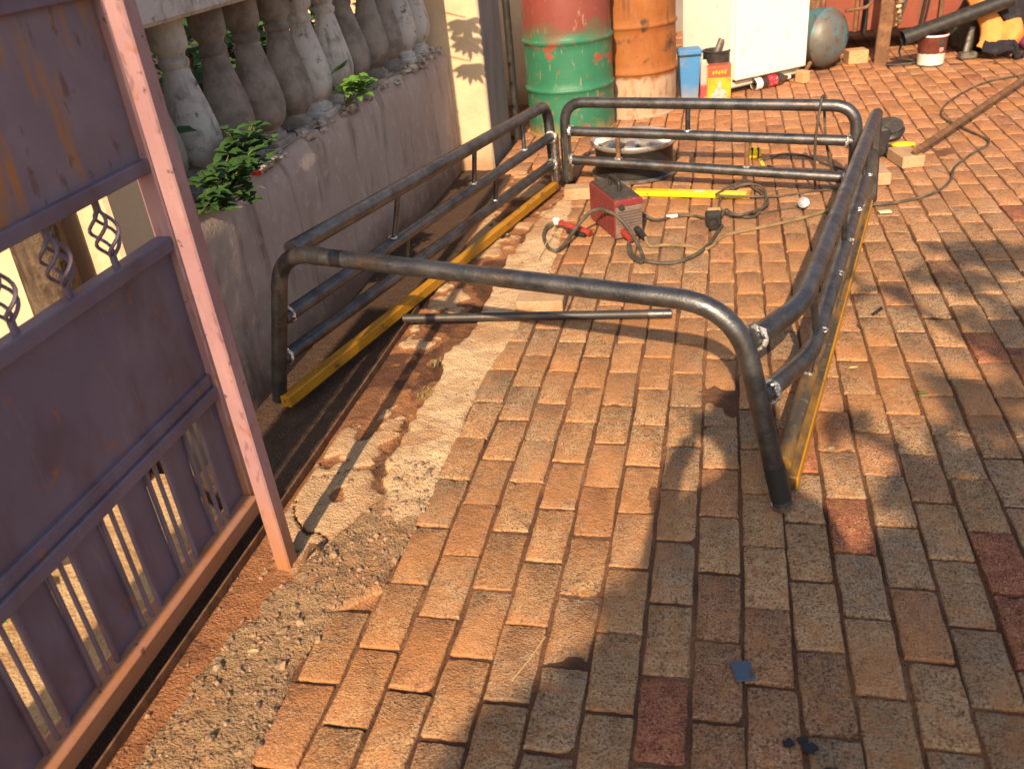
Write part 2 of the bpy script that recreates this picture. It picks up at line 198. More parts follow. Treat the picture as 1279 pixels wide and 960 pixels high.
# ------------------------------------------------------------------ mesh building
class MB:
    def __init__(s): s.v = []; s.f = []
    def add(s, v, f):
        o = len(s.v); s.v += [tuple(p) for p in v]; s.f += [tuple(i+o for i in q) for q in f]; return s
    def box(s, c, d, rot=None, b=0.):
        """box centred c, full size d, chamfer b"""
        hx, hy, hz = d[0]/2, d[1]/2, d[2]/2; b = min(b, hx*.9, hy*.9, hz*.9)
        c = Vector(c); V = []; F = []
        if b <= 0:
            P = [(x, y, z) for z in (-hz, hz) for y in (-hy, hy) for x in (-hx, hx)]
            F = [(0, 2, 3, 1), (4, 5, 7, 6), (0, 1, 5, 4), (2, 6, 7, 3), (0, 4, 6, 2), (1, 3, 7, 5)]
        else:
            P = []; idx = {}
            for sx in (-1, 1):
                for sy in (-1, 1):
                    for sz in (-1, 1):
                        for a in range(3):
                            q = [sx*(hx-b), sy*(hy-b), sz*(hz-b)]; q[a] = (sx*hx, sy*hy, sz*hz)[a]
                            idx[(sx, sy, sz, a)] = len(P); P.append(tuple(q))
            for a in range(3):
                o1, o2 = (a+1) % 3, (a+2) % 3
                for sg in (-1, 1):
                    q = []
                    for u, w in ((-1, -1), (1, -1), (1, 1), (-1, 1)):
                        k = [0, 0, 0]; k[a] = sg; k[o1] = u; k[o2] = w; q.append(idx[(*k, a)])
                    F.append(tuple(q if sg > 0 else q[::-1]))
                for u in (-1, 1):
                    for w in (-1, 1):
                        k1 = [0, 0, 0]; k1[o1] = u; k1[o2] = w; k2 = list(k1); k1[a] = -1; k2[a] = 1
                        q = (idx[(*k1, o1)], idx[(*k2, o1)], idx[(*k2, o2)], idx[(*k1, o2)])
                        F.append(q if u*w < 0 else q[::-1])
            for sx in (-1, 1):
                for sy in (-1, 1):
                    for sz in (-1, 1):
                        q = tuple(idx[(sx, sy, sz, a)] for a in range(3)); F.append(q if sx*sy*sz > 0 else q[::-1])
        M_ = rot if rot is not None else Matrix.Identity(3)
        return s.add([tuple(M_ @ Vector(p)+c) for p in P], F)
    def tube(s, path, r, seg=14, caps=True, squash=1.):
        path = [Vector(p) for p in path]; n = len(path); rr = r if isinstance(r, (list, tuple)) else [r]*n
        T = []
        for i in range(n):
            t = (path[min(i+1, n-1)]-path[max(i-1, 0)]); T.append(t.normalized() if t.length > 1e-9 else Vector((0, 0, 1)))
        u = T[0].orthogonal().normalized()
        if abs(T[0].z) < .9: u = (Vector((0, 0, 1))-T[0]*T[0].z).normalized()
        V = []; F = []
        for i in range(n):
            u = (u-T[i]*u.dot(T[i])).normalized(); w = T[i].cross(u)
            for k in range(seg):
                a = 2*math.pi*k/seg; V.append(path[i]+u*(rr[i]*math.cos(a)*squash)+w*(rr[i]*math.sin(a)))
        for i in range(n-1):
            for k in range(seg):
                a, b_ = i*seg+k, i*seg+(k+1) % seg; F.append((a, b_, b_+seg, a+seg))
        if caps: F.append(tuple(range(seg))[::-1]); F.append(tuple((n-1)*seg+k for k in range(seg)))
        return s.add(V, F)
    def lathe(s, prof, c=(0, 0, 0), seg=28, rot=None, caps=True):
        V = []; F = []; n = len(prof); M_ = rot if rot is not None else Matrix.Identity(3); c = Vector(c)
        for (r, z) in prof:
            for k in range(seg):
                a = 2*math.pi*k/seg; V.append(M_ @ Vector((r*math.cos(a), r*math.sin(a), z))+c)
        for i in range(n-1):
            for k in range(seg):
                a, b_ = i*seg+k, i*seg+(k+1) % seg; F.append((a, b_, b_+seg, a+seg))
        if caps: F.append(tuple(range(seg))[::-1]); F.append(tuple((n-1)*seg+k for k in range(seg)))
        return s.add(V, F)
    def lump(s, c, r, rnd=.25, seg=8, rings=5, sc=(1, 1, 1), rot=None):
        V = []; F = []; c = Vector(c); M_ = rot if rot is not None else Matrix.Identity(3)
        for i in range(rings+1):
            th = math.pi*i/rings
            for k in range(seg):
                a = 2*math.pi*k/seg; q = r*(1+random.uniform(-rnd, rnd)) if 0 < i < rings else r
                V.append(M_ @ Vector((q*math.sin(th)*math.cos(a)*sc[0], q*math.sin(th)*math.sin(a)*sc[1], q*math.cos(th)*sc[2]))+c)
        for i in range(rings):
            for k in range(seg):
                a, b_ = i*seg+k, i*seg+(k+1) % seg; F.append((a, a+seg, b_+seg, b_))
        return s.add(V, F)
    def leaf(s, p, d, n, L, wd, bend=.2):
        """folded six-vertex leaf from p along d, facing n"""
        p = Vector(p); d = Vector(d).normalized(); n = Vector(n); n = (n-d*n.dot(d)); n = n.normalized() if n.length > 1e-5 else d.orthogonal().normalized(); w = d.cross(n)
        a = p; m1 = p+d*L*.4; m2 = p+d*L*.75-n*L*bend*.35; t = p+d*L-n*L*bend
        V = [a, m1+w*wd*.5+n*wd*.12, m1, m1-w*wd*.5+n*wd*.12, m2+w*wd*.38+n*wd*.08, m2, m2-w*wd*.38+n*wd*.08, t]
        return s.add(V, [(0, 2, 1), (0, 3, 2), (1, 2, 5, 4), (2, 3, 6, 5), (4, 5, 7), (5, 6, 7)])
    def prism(s, poly, z0, z1):
        n = len(poly); V = [(x, y, z0) for x, y in poly]+[(x, y, z1) for x, y in poly]
        return s.add(V, [tuple(range(n))[::-1], tuple(range(n, 2*n))]+[(i, (i+1) % n, n+(i+1) % n, n+i) for i in range(n)])
    def build(s, name, mat, parent=None, smooth=False, world=True, angle=40):
        me = bpy.data.meshes.new(name); vs = s.v
        if parent is not None and world:
            inv = WM[parent.name].inverted(); vs = [tuple(inv @ Vector(p)) for p in vs]
        me.from_pydata([tuple(p) for p in vs], [], s.f); me.materials.append(mat)
        if smooth:
            me.polygons.foreach_set('use_smooth', [True]*len(me.polygons))
            try: me.set_sharp_from_angle(angle=R(angle))
            except Exception: pass
        me.update(); o = bpy.data.objects.new(name, me); COL.objects.link(o)
        if parent is not None: o.parent = parent; WM[o.name] = WM[parent.name]
        else: WM[o.name] = Matrix.Identity(4)
        return o
WM = {}
def thing(name, label, cat, loc=(0, 0, 0), rotz=0., group=None):
    o = bpy.data.objects.new(name, None); COL.objects.link(o); o.location = loc; o.rotation_euler = (0, 0, rotz); o.empty_display_size = .1
    o['label'] = label; o['category'] = cat
    if group: o['group'] = group
    WM[o.name] = Matrix.Translation(Vector(loc)) @ Matrix.Rotation(rotz, 4, 'Z'); return o
def tag(o, label, cat, group=None):
    o['label'] = label; o['category'] = cat
    if group: o['group'] = group
    return o
def struct(o, label=None):
    o['kind'] = 'structure'
    if label: o['label'] = label
    return o
def rotz(a): return Matrix.Rotation(a, 3, 'Z')
def axis_rot(d):
    """rotation taking +Z to direction d"""
    return Vector((0, 0, 1)).rotation_difference(Vector(d).normalized()).to_matrix()
def fillet(pts, rad, n=7):
    pts = [Vector(p) for p in pts]; out = [pts[0]]
    for i in range(1, len(pts)-1):
        a, b, c = pts[i-1], pts[i], pts[i+1]; d1 = (a-b); d2 = (c-b); r_ = rad if not isinstance(rad, (list, tuple)) else rad[i-1]
        q = min(r_, d1.length*.49, d2.length*.49); p1 = b+d1.normalized()*q; p2 = b+d2.normalized()*q
        for k in range(n+1):
            t = k/n; out.append(p1*(1-t)**2+b*2*t*(1-t)+p2*t*t)
    out.append(pts[-1]); return out
def spline(pts, n=8):
    pts = [Vector(p) for p in pts]; P = [pts[0]]+pts+[pts[-1]]; out = []
    for i in range(1, len(P)-2):
        p0, p1, p2, p3 = P[i-1:i+3]
        for k in range(n):
            t = k/n; out.append(.5*((2*p1)+(-p0+p2)*t+(2*p0-5*p1+4*p2-p3)*t*t+(-p0+3*p1-3*p2+p3)*t**3))
    out.append(pts[-1]); return out

# ------------------------------------------------------------------ value noise for terrain
_T = {}
def vnoise(x, y, seed):
    if seed not in _T: _T[seed] = np.random.RandomState(seed).rand(256, 256)
    T = _T[seed]; xi = np.floor(x).astype(int); yi = np.floor(y).astype(int); fx = x-xi; fy = y-yi
    fx = fx*fx*(3-2*fx); fy = fy*fy*(3-2*fy); g = lambda a, b: T[a % 256, b % 256]
    return (g(xi, yi)*(1-fx)+g(xi+1, yi)*fx)*(1-fy)+(g(xi, yi+1)*(1-fx)+g(xi+1, yi+1)*fx)*fy
def fbm(x, y, sc, seed, octv=4):
    o = np.zeros_like(x); a = .5
    for k in range(octv): o += a*(vnoise(x*sc, y*sc, seed+k)-.5)*2; sc *= 2.1; a *= .5
    return o
sstep = lambda a, b, v: (lambda t: t*t*(3-2*t))(np.clip((v-a)/(b-a), 0, 1))

# ================================================================== SETTING: ground
gmb = MB(); gmb.add([(-40, -40, -.07), (40, -40, -.07), (40, 60, -.07), (-40, 60, -.07)], [(0, 1, 2, 3)])
struct(gmb.build('ground', m_soil))
gy = [(-1.63, -3), (-1.30, -3), (-1.30, .5), (-1.30, 1.7), (-1.62, 1.9), (-8, 1.9), (-8, -3)]
struct(MB().add([(x, y, -.012) for x, y in gy], [tuple(range(len(gy)))]).build('sandy_path', MAT('pale_sand', (.52, .36, .20), .95, layers=(dict(c=(.38, .23, .11), scale=9, lo=.45, hi=.66), dict(c=(.2, .12, .07), scale=120, lo=.56, hi=.68, amt=.6)), bumps=((50, .008),), spec=.2)))

# yard edge: soil, cracked screed and broken concrete between the paving and the wall, as one height field
X0, X1, Y0, Y1, ST = -1.62, -.66, .45, 5.9, .0085
nx, ny = int((X1-X0)/ST), int((Y1-Y0)/ST)
gx, gyy = np.meshgrid(X0+ST*np.arange(nx), Y0+ST*np.arange(ny))
cl = np.interp(gyy, [.45, .93, 1.15, 1.34, 1.55, 1.72, 1.83, 2.07, 2.3, 2.52, 2.7, 2.86, 3.3, 4.0, 4.7], [-1.12, -1.118, -1.107, -1.092, -1.028, -.95, -.905, -.945, -.949, -.943, -.949, -.92, -.93, -.90, -.80])
cr = np.interp(gyy, [.45, .96, 1.22, 1.39, 1.47, 1.6, 1.92, 2.26, 2.58, 2.83, 3.0, 3.5, 3.9, 4.5, 4.7], [-.865, -.872, -.885, -.872, -.775, -.768, -.765, -.772, -.765, -.735, -.715, -.70, -.72, -.74, -.76])
wob = fbm(gx, gyy, 5, 5)*.06+fbm(gx, gyy, 30, 9, 3)*.014
dl = gx-(cl+wob); dr = (cr+wob*.45)-gx
endm = sstep(4.75, 4.5, gyy+fbm(gx, gyy, 4, 77)*.2)
conc = sstep(-.006, .006, dl)*sstep(-.004, .004, dr)*endm
screedn = fbm(gx, gyy, 3.2, 21)+.35*fbm(gx, gyy, 13, 31)
screed = sstep(-.10, .02, screedn)*sstep(1.55, 1.75, gyy+wob*4)*sstep(-1.175, -1.165, gx)*(1-conc)
crk = np.abs(fbm(gx+.03*fbm(gx, gyy, 12, 3), gyy, 4.3, 41, 3)); crack = sstep(.022, .006, crk)*np.maximum(screed, conc*.0)
gapd = np.exp(-((dl+.018)/.022)**2)*sstep(1.6, 1.9, gyy)*sstep(-.15, .2, fbm(gx, gyy, 5, 55))
shade_soil = sstep(-1.186, -1.20, gx)  # dark soil left of the track, with shade put into its colour
rough = sstep(2.05, 1.75, gyy+fbm(gx, gyy, 5, 91)*.5)
h = -.022+.006*fbm(gx, gyy, 6, 61)+.003*fbm(gx, gyy, 38, 71, 3)
h += screed*(.012+.003*fbm(gx, gyy, 16, 81))-crack*.012-gapd*.012-shade_soil*.022
h += conc*(.024+.006*fbm(gx, gyy, 9, 15)+.008*fbm(gx, gyy, 55, 17, 3)*(.35+rough*.55))
h += .010*np.maximum(0, fbm(gx, gyy, 3, 19))*conc
h = np.where(gx > cr+wob*.45+.004, np.minimum(h, -.02), h)
V = np.stack([gx, gyy, h], -1).reshape(-1, 3)
ii = np.arange(nx*ny).reshape(ny, nx); Q = np.stack([ii[:-1, :-1], ii[:-1, 1:], ii[1:, 1:], ii[1:, :-1]], -1).reshape(-1, 4)
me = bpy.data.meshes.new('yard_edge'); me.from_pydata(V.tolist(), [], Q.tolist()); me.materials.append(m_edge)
for nm, arr in (('conc', conc), ('screed', screed*(1-crack)), ('dark', np.clip(crack+gapd+.8*sstep(.12, .3, -screedn)*sstep(1.7, 2.0, gyy)*(1-conc), 0, 1)), ('aggr', conc*rough), ('shade_soil', shade_soil)):
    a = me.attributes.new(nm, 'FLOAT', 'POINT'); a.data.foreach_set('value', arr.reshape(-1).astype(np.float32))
me.polygons.foreach_set('use_smooth', [True]*len(me.polygons)); me.update()
edge = bpy.data.objects.new('yard_edge', me); COL.objects.link(edge); struct(edge); WM[edge.name] = Matrix.Identity(4)
def hz(x, y):
    i = int(round((x-X0)/ST)); j = int(round((y-Y0)/ST))
    return float(h[min(max(j, 0), ny-1), min(max(i, 0), nx-1)])
# loose aggregate set in the broken concrete
ico_v = []; ph = (1+5**.5)/2
for a, b in ((1, ph), (-1, ph), (1, -ph), (-1, -ph)): ico_v += [(0, a, b), (a, b, 0), (b, 0, a)]
ico_v = np.array(ico_v)/math.sqrt(1+ph*ph)
ico_f = []
for i in range(12):
    for j in range(i+1, 12):
        for k in range(j+1, 12):
            if all(abs(np.linalg.norm(ico_v[p]-ico_v[q])-1.0515) < .02 for p, q in ((i, j), (j, k), (i, k))):
                n_ = np.cross(ico_v[j]-ico_v[i], ico_v[k]-ico_v[i]); ico_f.append((i, j, k) if n_ @ ico_v[i] > 0 else (i, k, j))
ico_f = np.array(ico_f)
pv, pf = [], []; cnt = 0; tries = 0
while cnt < 1500 and tries < 60000:
    tries += 1; x = random.uniform(-1.19, -.72); y = random.uniform(.5, 4.2) if random.random() < .25 else random.uniform(.6, 2.0)
    i = int((x-X0)/ST); j = int((y-Y0)/ST); c = conc[j, i]
    if c < .5 and random.random() > .07: continue
    if y > 2 and random.random() > .35: continue
    s = random.choice((.0022, .003, .004, .004, .006))*random.uniform(.8, 1.4)
    if random.random() < .09: s *= random.uniform(1.6, 2.8)
    A = RNG.rand(12, 1)*.5+.75; Rm = np.array(Euler((random.random()*6, random.random()*6, random.random()*6)).to_matrix())
    pv.append((ico_v*A*s*np.array([1, 1, .7])) @ Rm.T+np.array([x, y, h[j, i]-s*.1])); pf.append(ico_f+12*cnt); cnt += 1
me = bpy.data.meshes.new('aggregate'); me.from_pydata(np.concatenate(pv).tolist(), [], np.concatenate(pf).tolist()); me.materials.append(m_pebble)
ag = bpy.data.objects.new('aggregate', me); COL.objects.link(ag); ag.parent = edge; ag['kind'] = 'stuff'; ag['label'] = 'small stones set in the broken concrete strip'

# ------------------------------------------------------------------ paving
PX, PY = .106, .21458; LX, LY = -.34992, 1.07565
bedp = [(-.80, -2.5), (6, -2.5), (6, 10.5), (-1.62, 10.5), (-1.62, 5.88), (-1.2, 5.88), (-1.2, 4.9), (-.80, 4.6)]
bed = MB().add([(x, y, -.028) for x, y in bedp], [tuple(range(len(bedp)))])
BS = .03; bnx, bny = int(3.9/BS), int(9.4/BS); bx, by = np.meshgrid(-.93+BS*np.arange(bnx), .3+BS*np.arange(bny))
bz = -.0105+.009*np.clip(fbm(bx, by, 1.6, 201)+.35*fbm(bx, by, 7, 211)+.12, -.25, .85)+.002*fbm(bx, by, 20, 221, 2)
bz += .004*np.exp(-(((bx+.40)/.28)**2+((by-1.95)/.55)**2))
bii = np.arange(bnx*bny).reshape(bny, bnx); keep = ~((bx < -.80) & (by > 1.37) & (by < 4.75))
bq = [tuple(int(v) for v in q) for q, kp in zip(np.stack([bii[:-1, :-1], bii[:-1, 1:], bii[1:, 1:], bii[1:, :-1]], -1).reshape(-1, 4), (keep[:-1, :-1] & keep[1:, 1:]).reshape(-1)) if kp]
bed.add(np.stack([bx, by, np.minimum(bz, -.0012)], -1).reshape(-1, 3).tolist(), bq)
paving = struct(bed.build('paving', m_sand))
def paver_mesh(seed):
    rs = random.Random(seed); w, l, hh = .0487, .1025, .05
    c = [rs.uniform(.002, .007) for _ in range(4)]
    if rs.random() < .2: c[rs.randrange(4)] = rs.uniform(.010, .020)
    jt = lambda a=.0019: rs.uniform(-a, a)
    out = []
    cor = [(-w, -l), (w, -l), (w, l), (-w, l)]
    dirs = [((0, 1), (1, 0)), ((-1, 0), (0, 1)), ((0, -1), (-1, 0)), ((1, 0), (0, -1))]
    for i in range(4):
        (x, y), (d1, d2) = cor[i], dirs[i]; a = c[i]; k1 = rs.uniform(.6, 1.2)
        p1 = (x+d1[0]*a*k1, y+d1[1]*a*k1); p2 = (x+d2[0]*a, y+d2[1]*a)
        out += [(p1[0]+jt(), p1[1]+jt()), ((p1[0]+p2[0])/2*.75+x*.25+jt(), (p1[1]+p2[1])/2*.75+y*.25+jt()), (p2[0]+jt(), p2[1]+jt())]
        nxp = cor[(i+1) % 4]
        chip = rs.choice((.2, .4, .6, .8)) if rs.random() < .07 else None
        for t in (.2, .4, .6, .8):
            q = rs.uniform(.006, .013) if t == chip else 0; ex, ey = x+(nxp[0]-x)*t, y+(nxp[1]-y)*t
            if abs(x-nxp[0]) > .01: ey -= math.copysign(q, ey)
            else: ex -= math.copysign(q, ex)
            out.append((ex+jt(), ey+jt()))
    n = len(out); bv = rs.uniform(.0028, .0045); V = []
    for (k, z) in ((1, -hh), (1, -bv-.001), (1-bv*.4/w*1.0, -bv*.35), (1-bv*1.0/w, 0)):
        for (x, y) in out:
            ins = (1-k)*w; V.append((x-math.copysign(min(ins, abs(x)), x), y-math.copysign(min(ins, abs(y)), y), z+(rs.uniform(-.0006, .0006) if z > -.02 else 0)))
    F = []
    for r_ in range(3):
        for i in range(n): F.append((r_*n+i, r_*n+(i+1) % n, (r_+1)*n+(i+1) % n, (r_+1)*n+i))
    F.append(tuple(3*n+i for i in range(n)))
    return V, F
NVAR = 30; pav_data = [paver_mesh(i*13+1) for i in range(NVAR)]; pav_me = []
for i, (v, f) in enumerate(pav_data):
    me = bpy.data.meshes.new('paver'); me.from_pydata(v, [], f); me.materials.append(m_paver)
    me.polygons.foreach_set('use_smooth', [True]*len(me.polygons)); me.set_sharp_from_angle(angle=R(35)); pav_me.append(me)
def project(p):
    d = Vector(p)-Vector((0, 0, CAM_H)); z = d.dot(CF)
    return (639.5+1090*d.dot(CR)/z, 480-1090*d.dot(CU)/z, z) if z > .05 else None
RED = {(2, 0), (5, 4), (6, 3), (9, 2)}
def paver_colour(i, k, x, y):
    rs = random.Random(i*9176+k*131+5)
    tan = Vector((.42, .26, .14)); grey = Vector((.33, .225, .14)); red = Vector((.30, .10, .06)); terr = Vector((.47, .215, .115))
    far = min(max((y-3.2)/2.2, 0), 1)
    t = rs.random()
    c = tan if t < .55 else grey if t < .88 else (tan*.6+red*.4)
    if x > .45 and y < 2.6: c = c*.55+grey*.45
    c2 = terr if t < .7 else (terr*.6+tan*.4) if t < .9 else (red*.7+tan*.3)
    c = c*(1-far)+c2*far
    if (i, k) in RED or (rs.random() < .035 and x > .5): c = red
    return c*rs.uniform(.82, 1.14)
allp = []
for i in range(-9, 45):
    xc = LX+(i+.5)*PX
    for k in range(-14, 42):
        yc = LY+(k+.5+(.0 if i % 2 == 0 else .5))*PY
        if i == -5 and yc > 1.36: 
            if yc < 4.75: continue
        if i < -5 and yc < 4.95: continue
        if yc < -1.5 or yc > 9.9: continue
        if xc > 3.9 or (yc < 2 and xc > 2.4): continue
        p = project((xc, yc, 0)); vis = p is not None and -40 < p[0] < 1320 and -40 < p[1] < 1000
        allp.append((-(1/p[2]**2.0) if vis else 1., i, k, xc, yc))
allp.sort()
fv, ff, fc = [], [], []
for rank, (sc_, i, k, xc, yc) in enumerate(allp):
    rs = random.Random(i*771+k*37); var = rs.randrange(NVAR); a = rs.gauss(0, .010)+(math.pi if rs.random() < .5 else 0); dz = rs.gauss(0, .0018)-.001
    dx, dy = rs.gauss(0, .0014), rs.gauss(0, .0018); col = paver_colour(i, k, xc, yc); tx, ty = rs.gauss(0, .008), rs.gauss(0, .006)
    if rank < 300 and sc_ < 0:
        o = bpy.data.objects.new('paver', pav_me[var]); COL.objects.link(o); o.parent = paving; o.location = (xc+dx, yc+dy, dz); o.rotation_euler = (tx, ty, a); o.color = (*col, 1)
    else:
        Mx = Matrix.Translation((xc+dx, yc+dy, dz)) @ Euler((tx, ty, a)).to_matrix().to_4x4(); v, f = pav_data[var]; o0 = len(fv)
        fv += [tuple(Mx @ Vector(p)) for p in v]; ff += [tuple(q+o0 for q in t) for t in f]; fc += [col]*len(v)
me = bpy.data.meshes.new('distant_pavers'); me.from_pydata(fv, [], ff); me.materials.append(m_paver_far)
ca = me.color_attributes.new('tint', 'FLOAT_COLOR', 'POINT'); ca.data.foreach_set('color', np.array([(*c, 1) for c in fc], dtype=np.float32).reshape(-1))
me.polygons.foreach_set('use_smooth', [True]*len(me.polygons)); me.set_sharp_from_angle(angle=R(35))
o = bpy.data.objects.new('distant_pavers', me); COL.objects.link(o); o.parent = paving; o['kind'] = 'stuff'

# ================================================================== balustrade wall
WX = -1.55
wall = thing('balustrade_wall', 'stained plaster garden wall with pot-bellied balusters along its top', 'wall', (WX, 3.6, 0))
nW, nH = 120, 26; V = []; F = []
for j in range(nH+1):
    for i in range(nW+1):
        y = 2.3+(5.15-2.3)*i/nW; z = -.08+.77*j/nH
        b = .003*math.sin(y*3.1+z*2)+.006*(float(vnoise(np.array(y*6), np.array(z*6+3), 5))-.5)+.004*(float(vnoise(np.array(y*17), np.array(z*17), 8))-.5)
        top = max(0, (z-.60)/.09); V.append((WX+b+(-.02*top*top-.025*top*(float(vnoise(np.array(y*14), np.array(2.2), 7))) if top else 0), y, z+(.03*(float(vnoise(np.array(y*9), np.array(.5), 3))-.5) if j == nH else 0)))
for j in range(nH):
    for i in range(nW): a = j*(nW+1)+i; F.append((a, a+1, a+nW+2, a+nW+1))
wm = MB(); wm.add(V, F); b0 = len(wm.v)
wm.add([(WX-.03, 2.3, .69), (WX-.03, 5.15, .69), (WX-.24, 5.15, .69), (WX-.24, 2.3, .69), (WX-.24, 2.3, -.08), (WX-.24, 5.15, -.08)], [(0, 1, 2, 3), (3, 2, 5, 4)])
wm.build('wall_body', m_plaster, wall, smooth=True)
rb = MB()
for k in range(90):
    y = random.uniform(2.35, 5.1); s = random.choice((.012, .018, .025, .035)); rb.lump((WX-.02+random.uniform(-.03, .012), y, .685+random.uniform(-.02, .012)), s, .35, 7, 4, (1, 1.5, .6))
rb.build('broken_mortar', m_rubble, wall)['kind'] = 'stuff'
PROF = [(.062, .0), (.066, .012), (.066, .04), (.05, .05), (.047, .06), (.060, .072), (.078, .10), (.086, .14), (.085, .175), (.076, .225), (.063, .28), (.052, .325), (.045, .355), (.042, .368), (.048, .376), (.05, .39), (.041, .402), (.044, .412), (.060, .43), (.062, .455), (.062, .52)]
yb = 2.355; q = 0; white = {1, 5, 6, 10, 11, 12}
while yb < 5.1:
    b = MB(); jx = random.uniform(-.006, .006); kr = random.uniform(.95, 1.04); b.lathe([(r_*kr, z_) for r_, z_ in PROF], (-1.665+jx, yb, .688), 22, Euler((random.gauss(0, .016), random.gauss(0, .012), random.random()*6)).to_matrix())
    b.box((-1.665+jx, yb, .695), (.15, .15, .035), None, .006)
    for k in range(5): b.lump((-1.665+random.uniform(-.05, .075), yb+random.uniform(-.07, .07), .70), random.uniform(.012, .026), .35, 7, 4, (1, 1, .6))
    b.build('baluster', m_bal_white if q in white else m_bal_dirty, wall, smooth=True); yb += .2365; q += 1
cp = MB(); cp.box((-1.665, 3.72, 1.275), (.26, 2.95, .135), None, .012); cp.build('coping', m_bal_white, wall)
pl = thing('wall_end_pillar', 'cream plastered pillar ending the balustrade wall, seen through the gate', 'pillar', (-1.83, 2.13, 0))
b = MB(); b.box((-1.835, 2.12, .68), (.55, .36, 1.55), None, .01); b.build('shaft', m_cream, pl); b = MB(); b.box((-1.835, 2.12, 1.49), (.62, .44, .07), None, .01); b.build('cap', m_bal_white, pl)
tp = MB(); tp.tube([(-1.735, 1.84, -.05), (-1.74, 1.845, .4), (-1.725, 1.85, .9), (-1.735, 1.86, 1.5)], [.075, .07, .068, .07], 12)
tag(tp.build('timber_post', m_bark, smooth=True), 'dark rough timber post behind the gate ornaments', 'post')
pp = thing('yard_pillar', 'square pillar with a sunlit cream face beside the green drum', 'pillar', (-1.45, 5.4, 0))
b = MB(); b.box((-1.52, 5.40, 1.0), (.35, .5, 2.2), None, .008); b.build('shaft', m_cream, pp)
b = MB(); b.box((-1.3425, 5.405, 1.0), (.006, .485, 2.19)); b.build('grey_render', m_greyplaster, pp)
dp = MB(); dp.tube([(-1.305, 5.70, -.02), (-1.305, 5.70, 2.2)], .024, 12); tag(dp.build('downpipe', m_black, smooth=True), 'thin black pipe standing behind the yard pillar', 'pipe')
hw = MB(); hw.box((-2.1, 6.95, 1.4), (2.6, .2, 2.9)); tag(hw.build('house_wall', m_cream), 'cream house wall behind the two drums', 'wall')
bw = MB(); bw.box((3.0, 9.9, 1.3), (9.5, .2, 2.8)); tag(bw.build('rear_wall', m_greyplaster), 'grey wall far behind the rusty red trailer', 'wall')
gw = MB(); gw.box((-4.2, 3.0, 1.2), (.2, 9, 2.6)); tag(gw.build('neighbour_wall', m_greyplaster), 'shaded grey wall behind the balusters', 'wall')

# ================================================================== gate
gp = thing('gate_post', 'pink-mauve square steel gate post rusting at its foot', 'post', (-1.06, 1.557, 0))
def square_tube(mb, a, b_, w, d=None, bev=.004):
    a, b_ = Vector(a), Vector(b_); t = (b_-a); L = t.length; z = t.normalized(); x = Vector((1, 0, 0)) if abs(z.x) < .9 else Vector((0, 1, 0)); x = (x-z*x.dot(z)).normalized(); y = z.cross(x)
    mb.box((a+b_)/2, (w, d or w, L), Matrix((x, y, z)).transposed(), bev); return mb
b = square_tube(MB(), (-1.070, 1.555, -.04), (-1.088, 1.555, 2.05), .041, .046); b.build('tube', m_gate_pink, gp)
b = MB(); b.tube(spline([(-1.03, 1.56, -.02), (-1.012, 1.585, .018), (-1.0, 1.60, .008), (-1.0, 1.61, -.02)], 5), .006, 8); b.build('ground_loop', m_rust, gp, smooth=True)
GX = -1.27
gate = thing('metal_gate', 'mauve sheet-metal gate leaf with rust streaks, rods and twisted ornaments', 'gate', (GX, 1.2, .02))
GY0, GY1 = -.15, 1.775
b = square_tube(MB(), (GX, GY1-.022, .0), (GX, GY1-.022, 2.0), .05, .044); b.build('stile', m_gate_pink, gate)
b = square_tube(MB(), (GX, GY0+.022, .0), (GX, GY0+.022, 2.0), .05, .044); b.build('stile', m_gate, gate)
def rail(z0, z1, x0, x1, mat=m_gate):
    q = MB(); q.box(((x0+x1)/2, (GY0+GY1)/2, (z0+z1)/2), (x1-x0, GY1-GY0-.09, z1-z0), None, .003); return q.build('rail', mat, gate)
rail(.012, .062, GX-.025, GX+.050, m_gate_pink); rail(.378, .412, GX-.02, GX+.024); rail(.412, .446, GX-.02, GX+.014); rail(.782, .817, GX-.02, GX+.022); rail(.968, 1.0, GX-.02, GX+.022); rail(1.335, 1.37, GX-.02, GX+.022); rail(1.96, 2.0, GX-.02, GX+.022)
def sheet(z0, z1, y0, y1, mat, name='panel'):
    q = MB(); n1, n2 = 16, 10; V = []
    for j in range(n2+1):
        for i in range(n1+1):
            y = y0+(y1-y0)*i/n1; z = z0+(z1-z0)*j/n2; V.append((GX+.004+.004*(float(vnoise(np.array(y*5), np.array(z*5), 4))-.5), y, z))
    q.add(V, [(j*(n1+1)+i, j*(n1+1)+i+1, (j+1)*(n1+1)+i+1, (j+1)*(n1+1)+i) for j in range(n2) for i in range(n1)])
    o = len(q.v); q.add([(v[0]-.003, v[1], v[2]) for v in V], [(j*(n1+1)+i, (j+1)*(n1+1)+i, (j+1)*(n1+1)+i+1, j*(n1+1)+i+1) for j in range(n2) for i in range(n1)])
    return q.build(name, mat, gate, smooth=True)
sheet(.445, .783, GY0+.04, GY1-.043, m_gate); sheet(1.0, 1.336, GY0+.04, GY1-.043, m_gate_rust); sheet(1.37, 1.96, GY0+.04, GY1-.043, m_gate)
yy = 1.735; kk = 0
gaps = [1.60, 1.435, 1.265, 1.095, .925, .755, .585, .415, .245, .075]
edges = [GY1-.043]
for gy_ in gaps: edges += [gy_+.037, gy_-.037]
edges.append(GY0+.04)
for i in range(0, len(edges), 2): sheet(.06, .38, edges[i+1], edges[i], m_gate, 'lower_panel')
for gy_ in gaps:
    for s_ in (-1, 0, 1):
        q = MB(); q.box((GX+.010, gy_+s_*.034, .22), (.012, .010 if s_ else .007, .318), None, .002); q.build('rod', m_gate, gate)
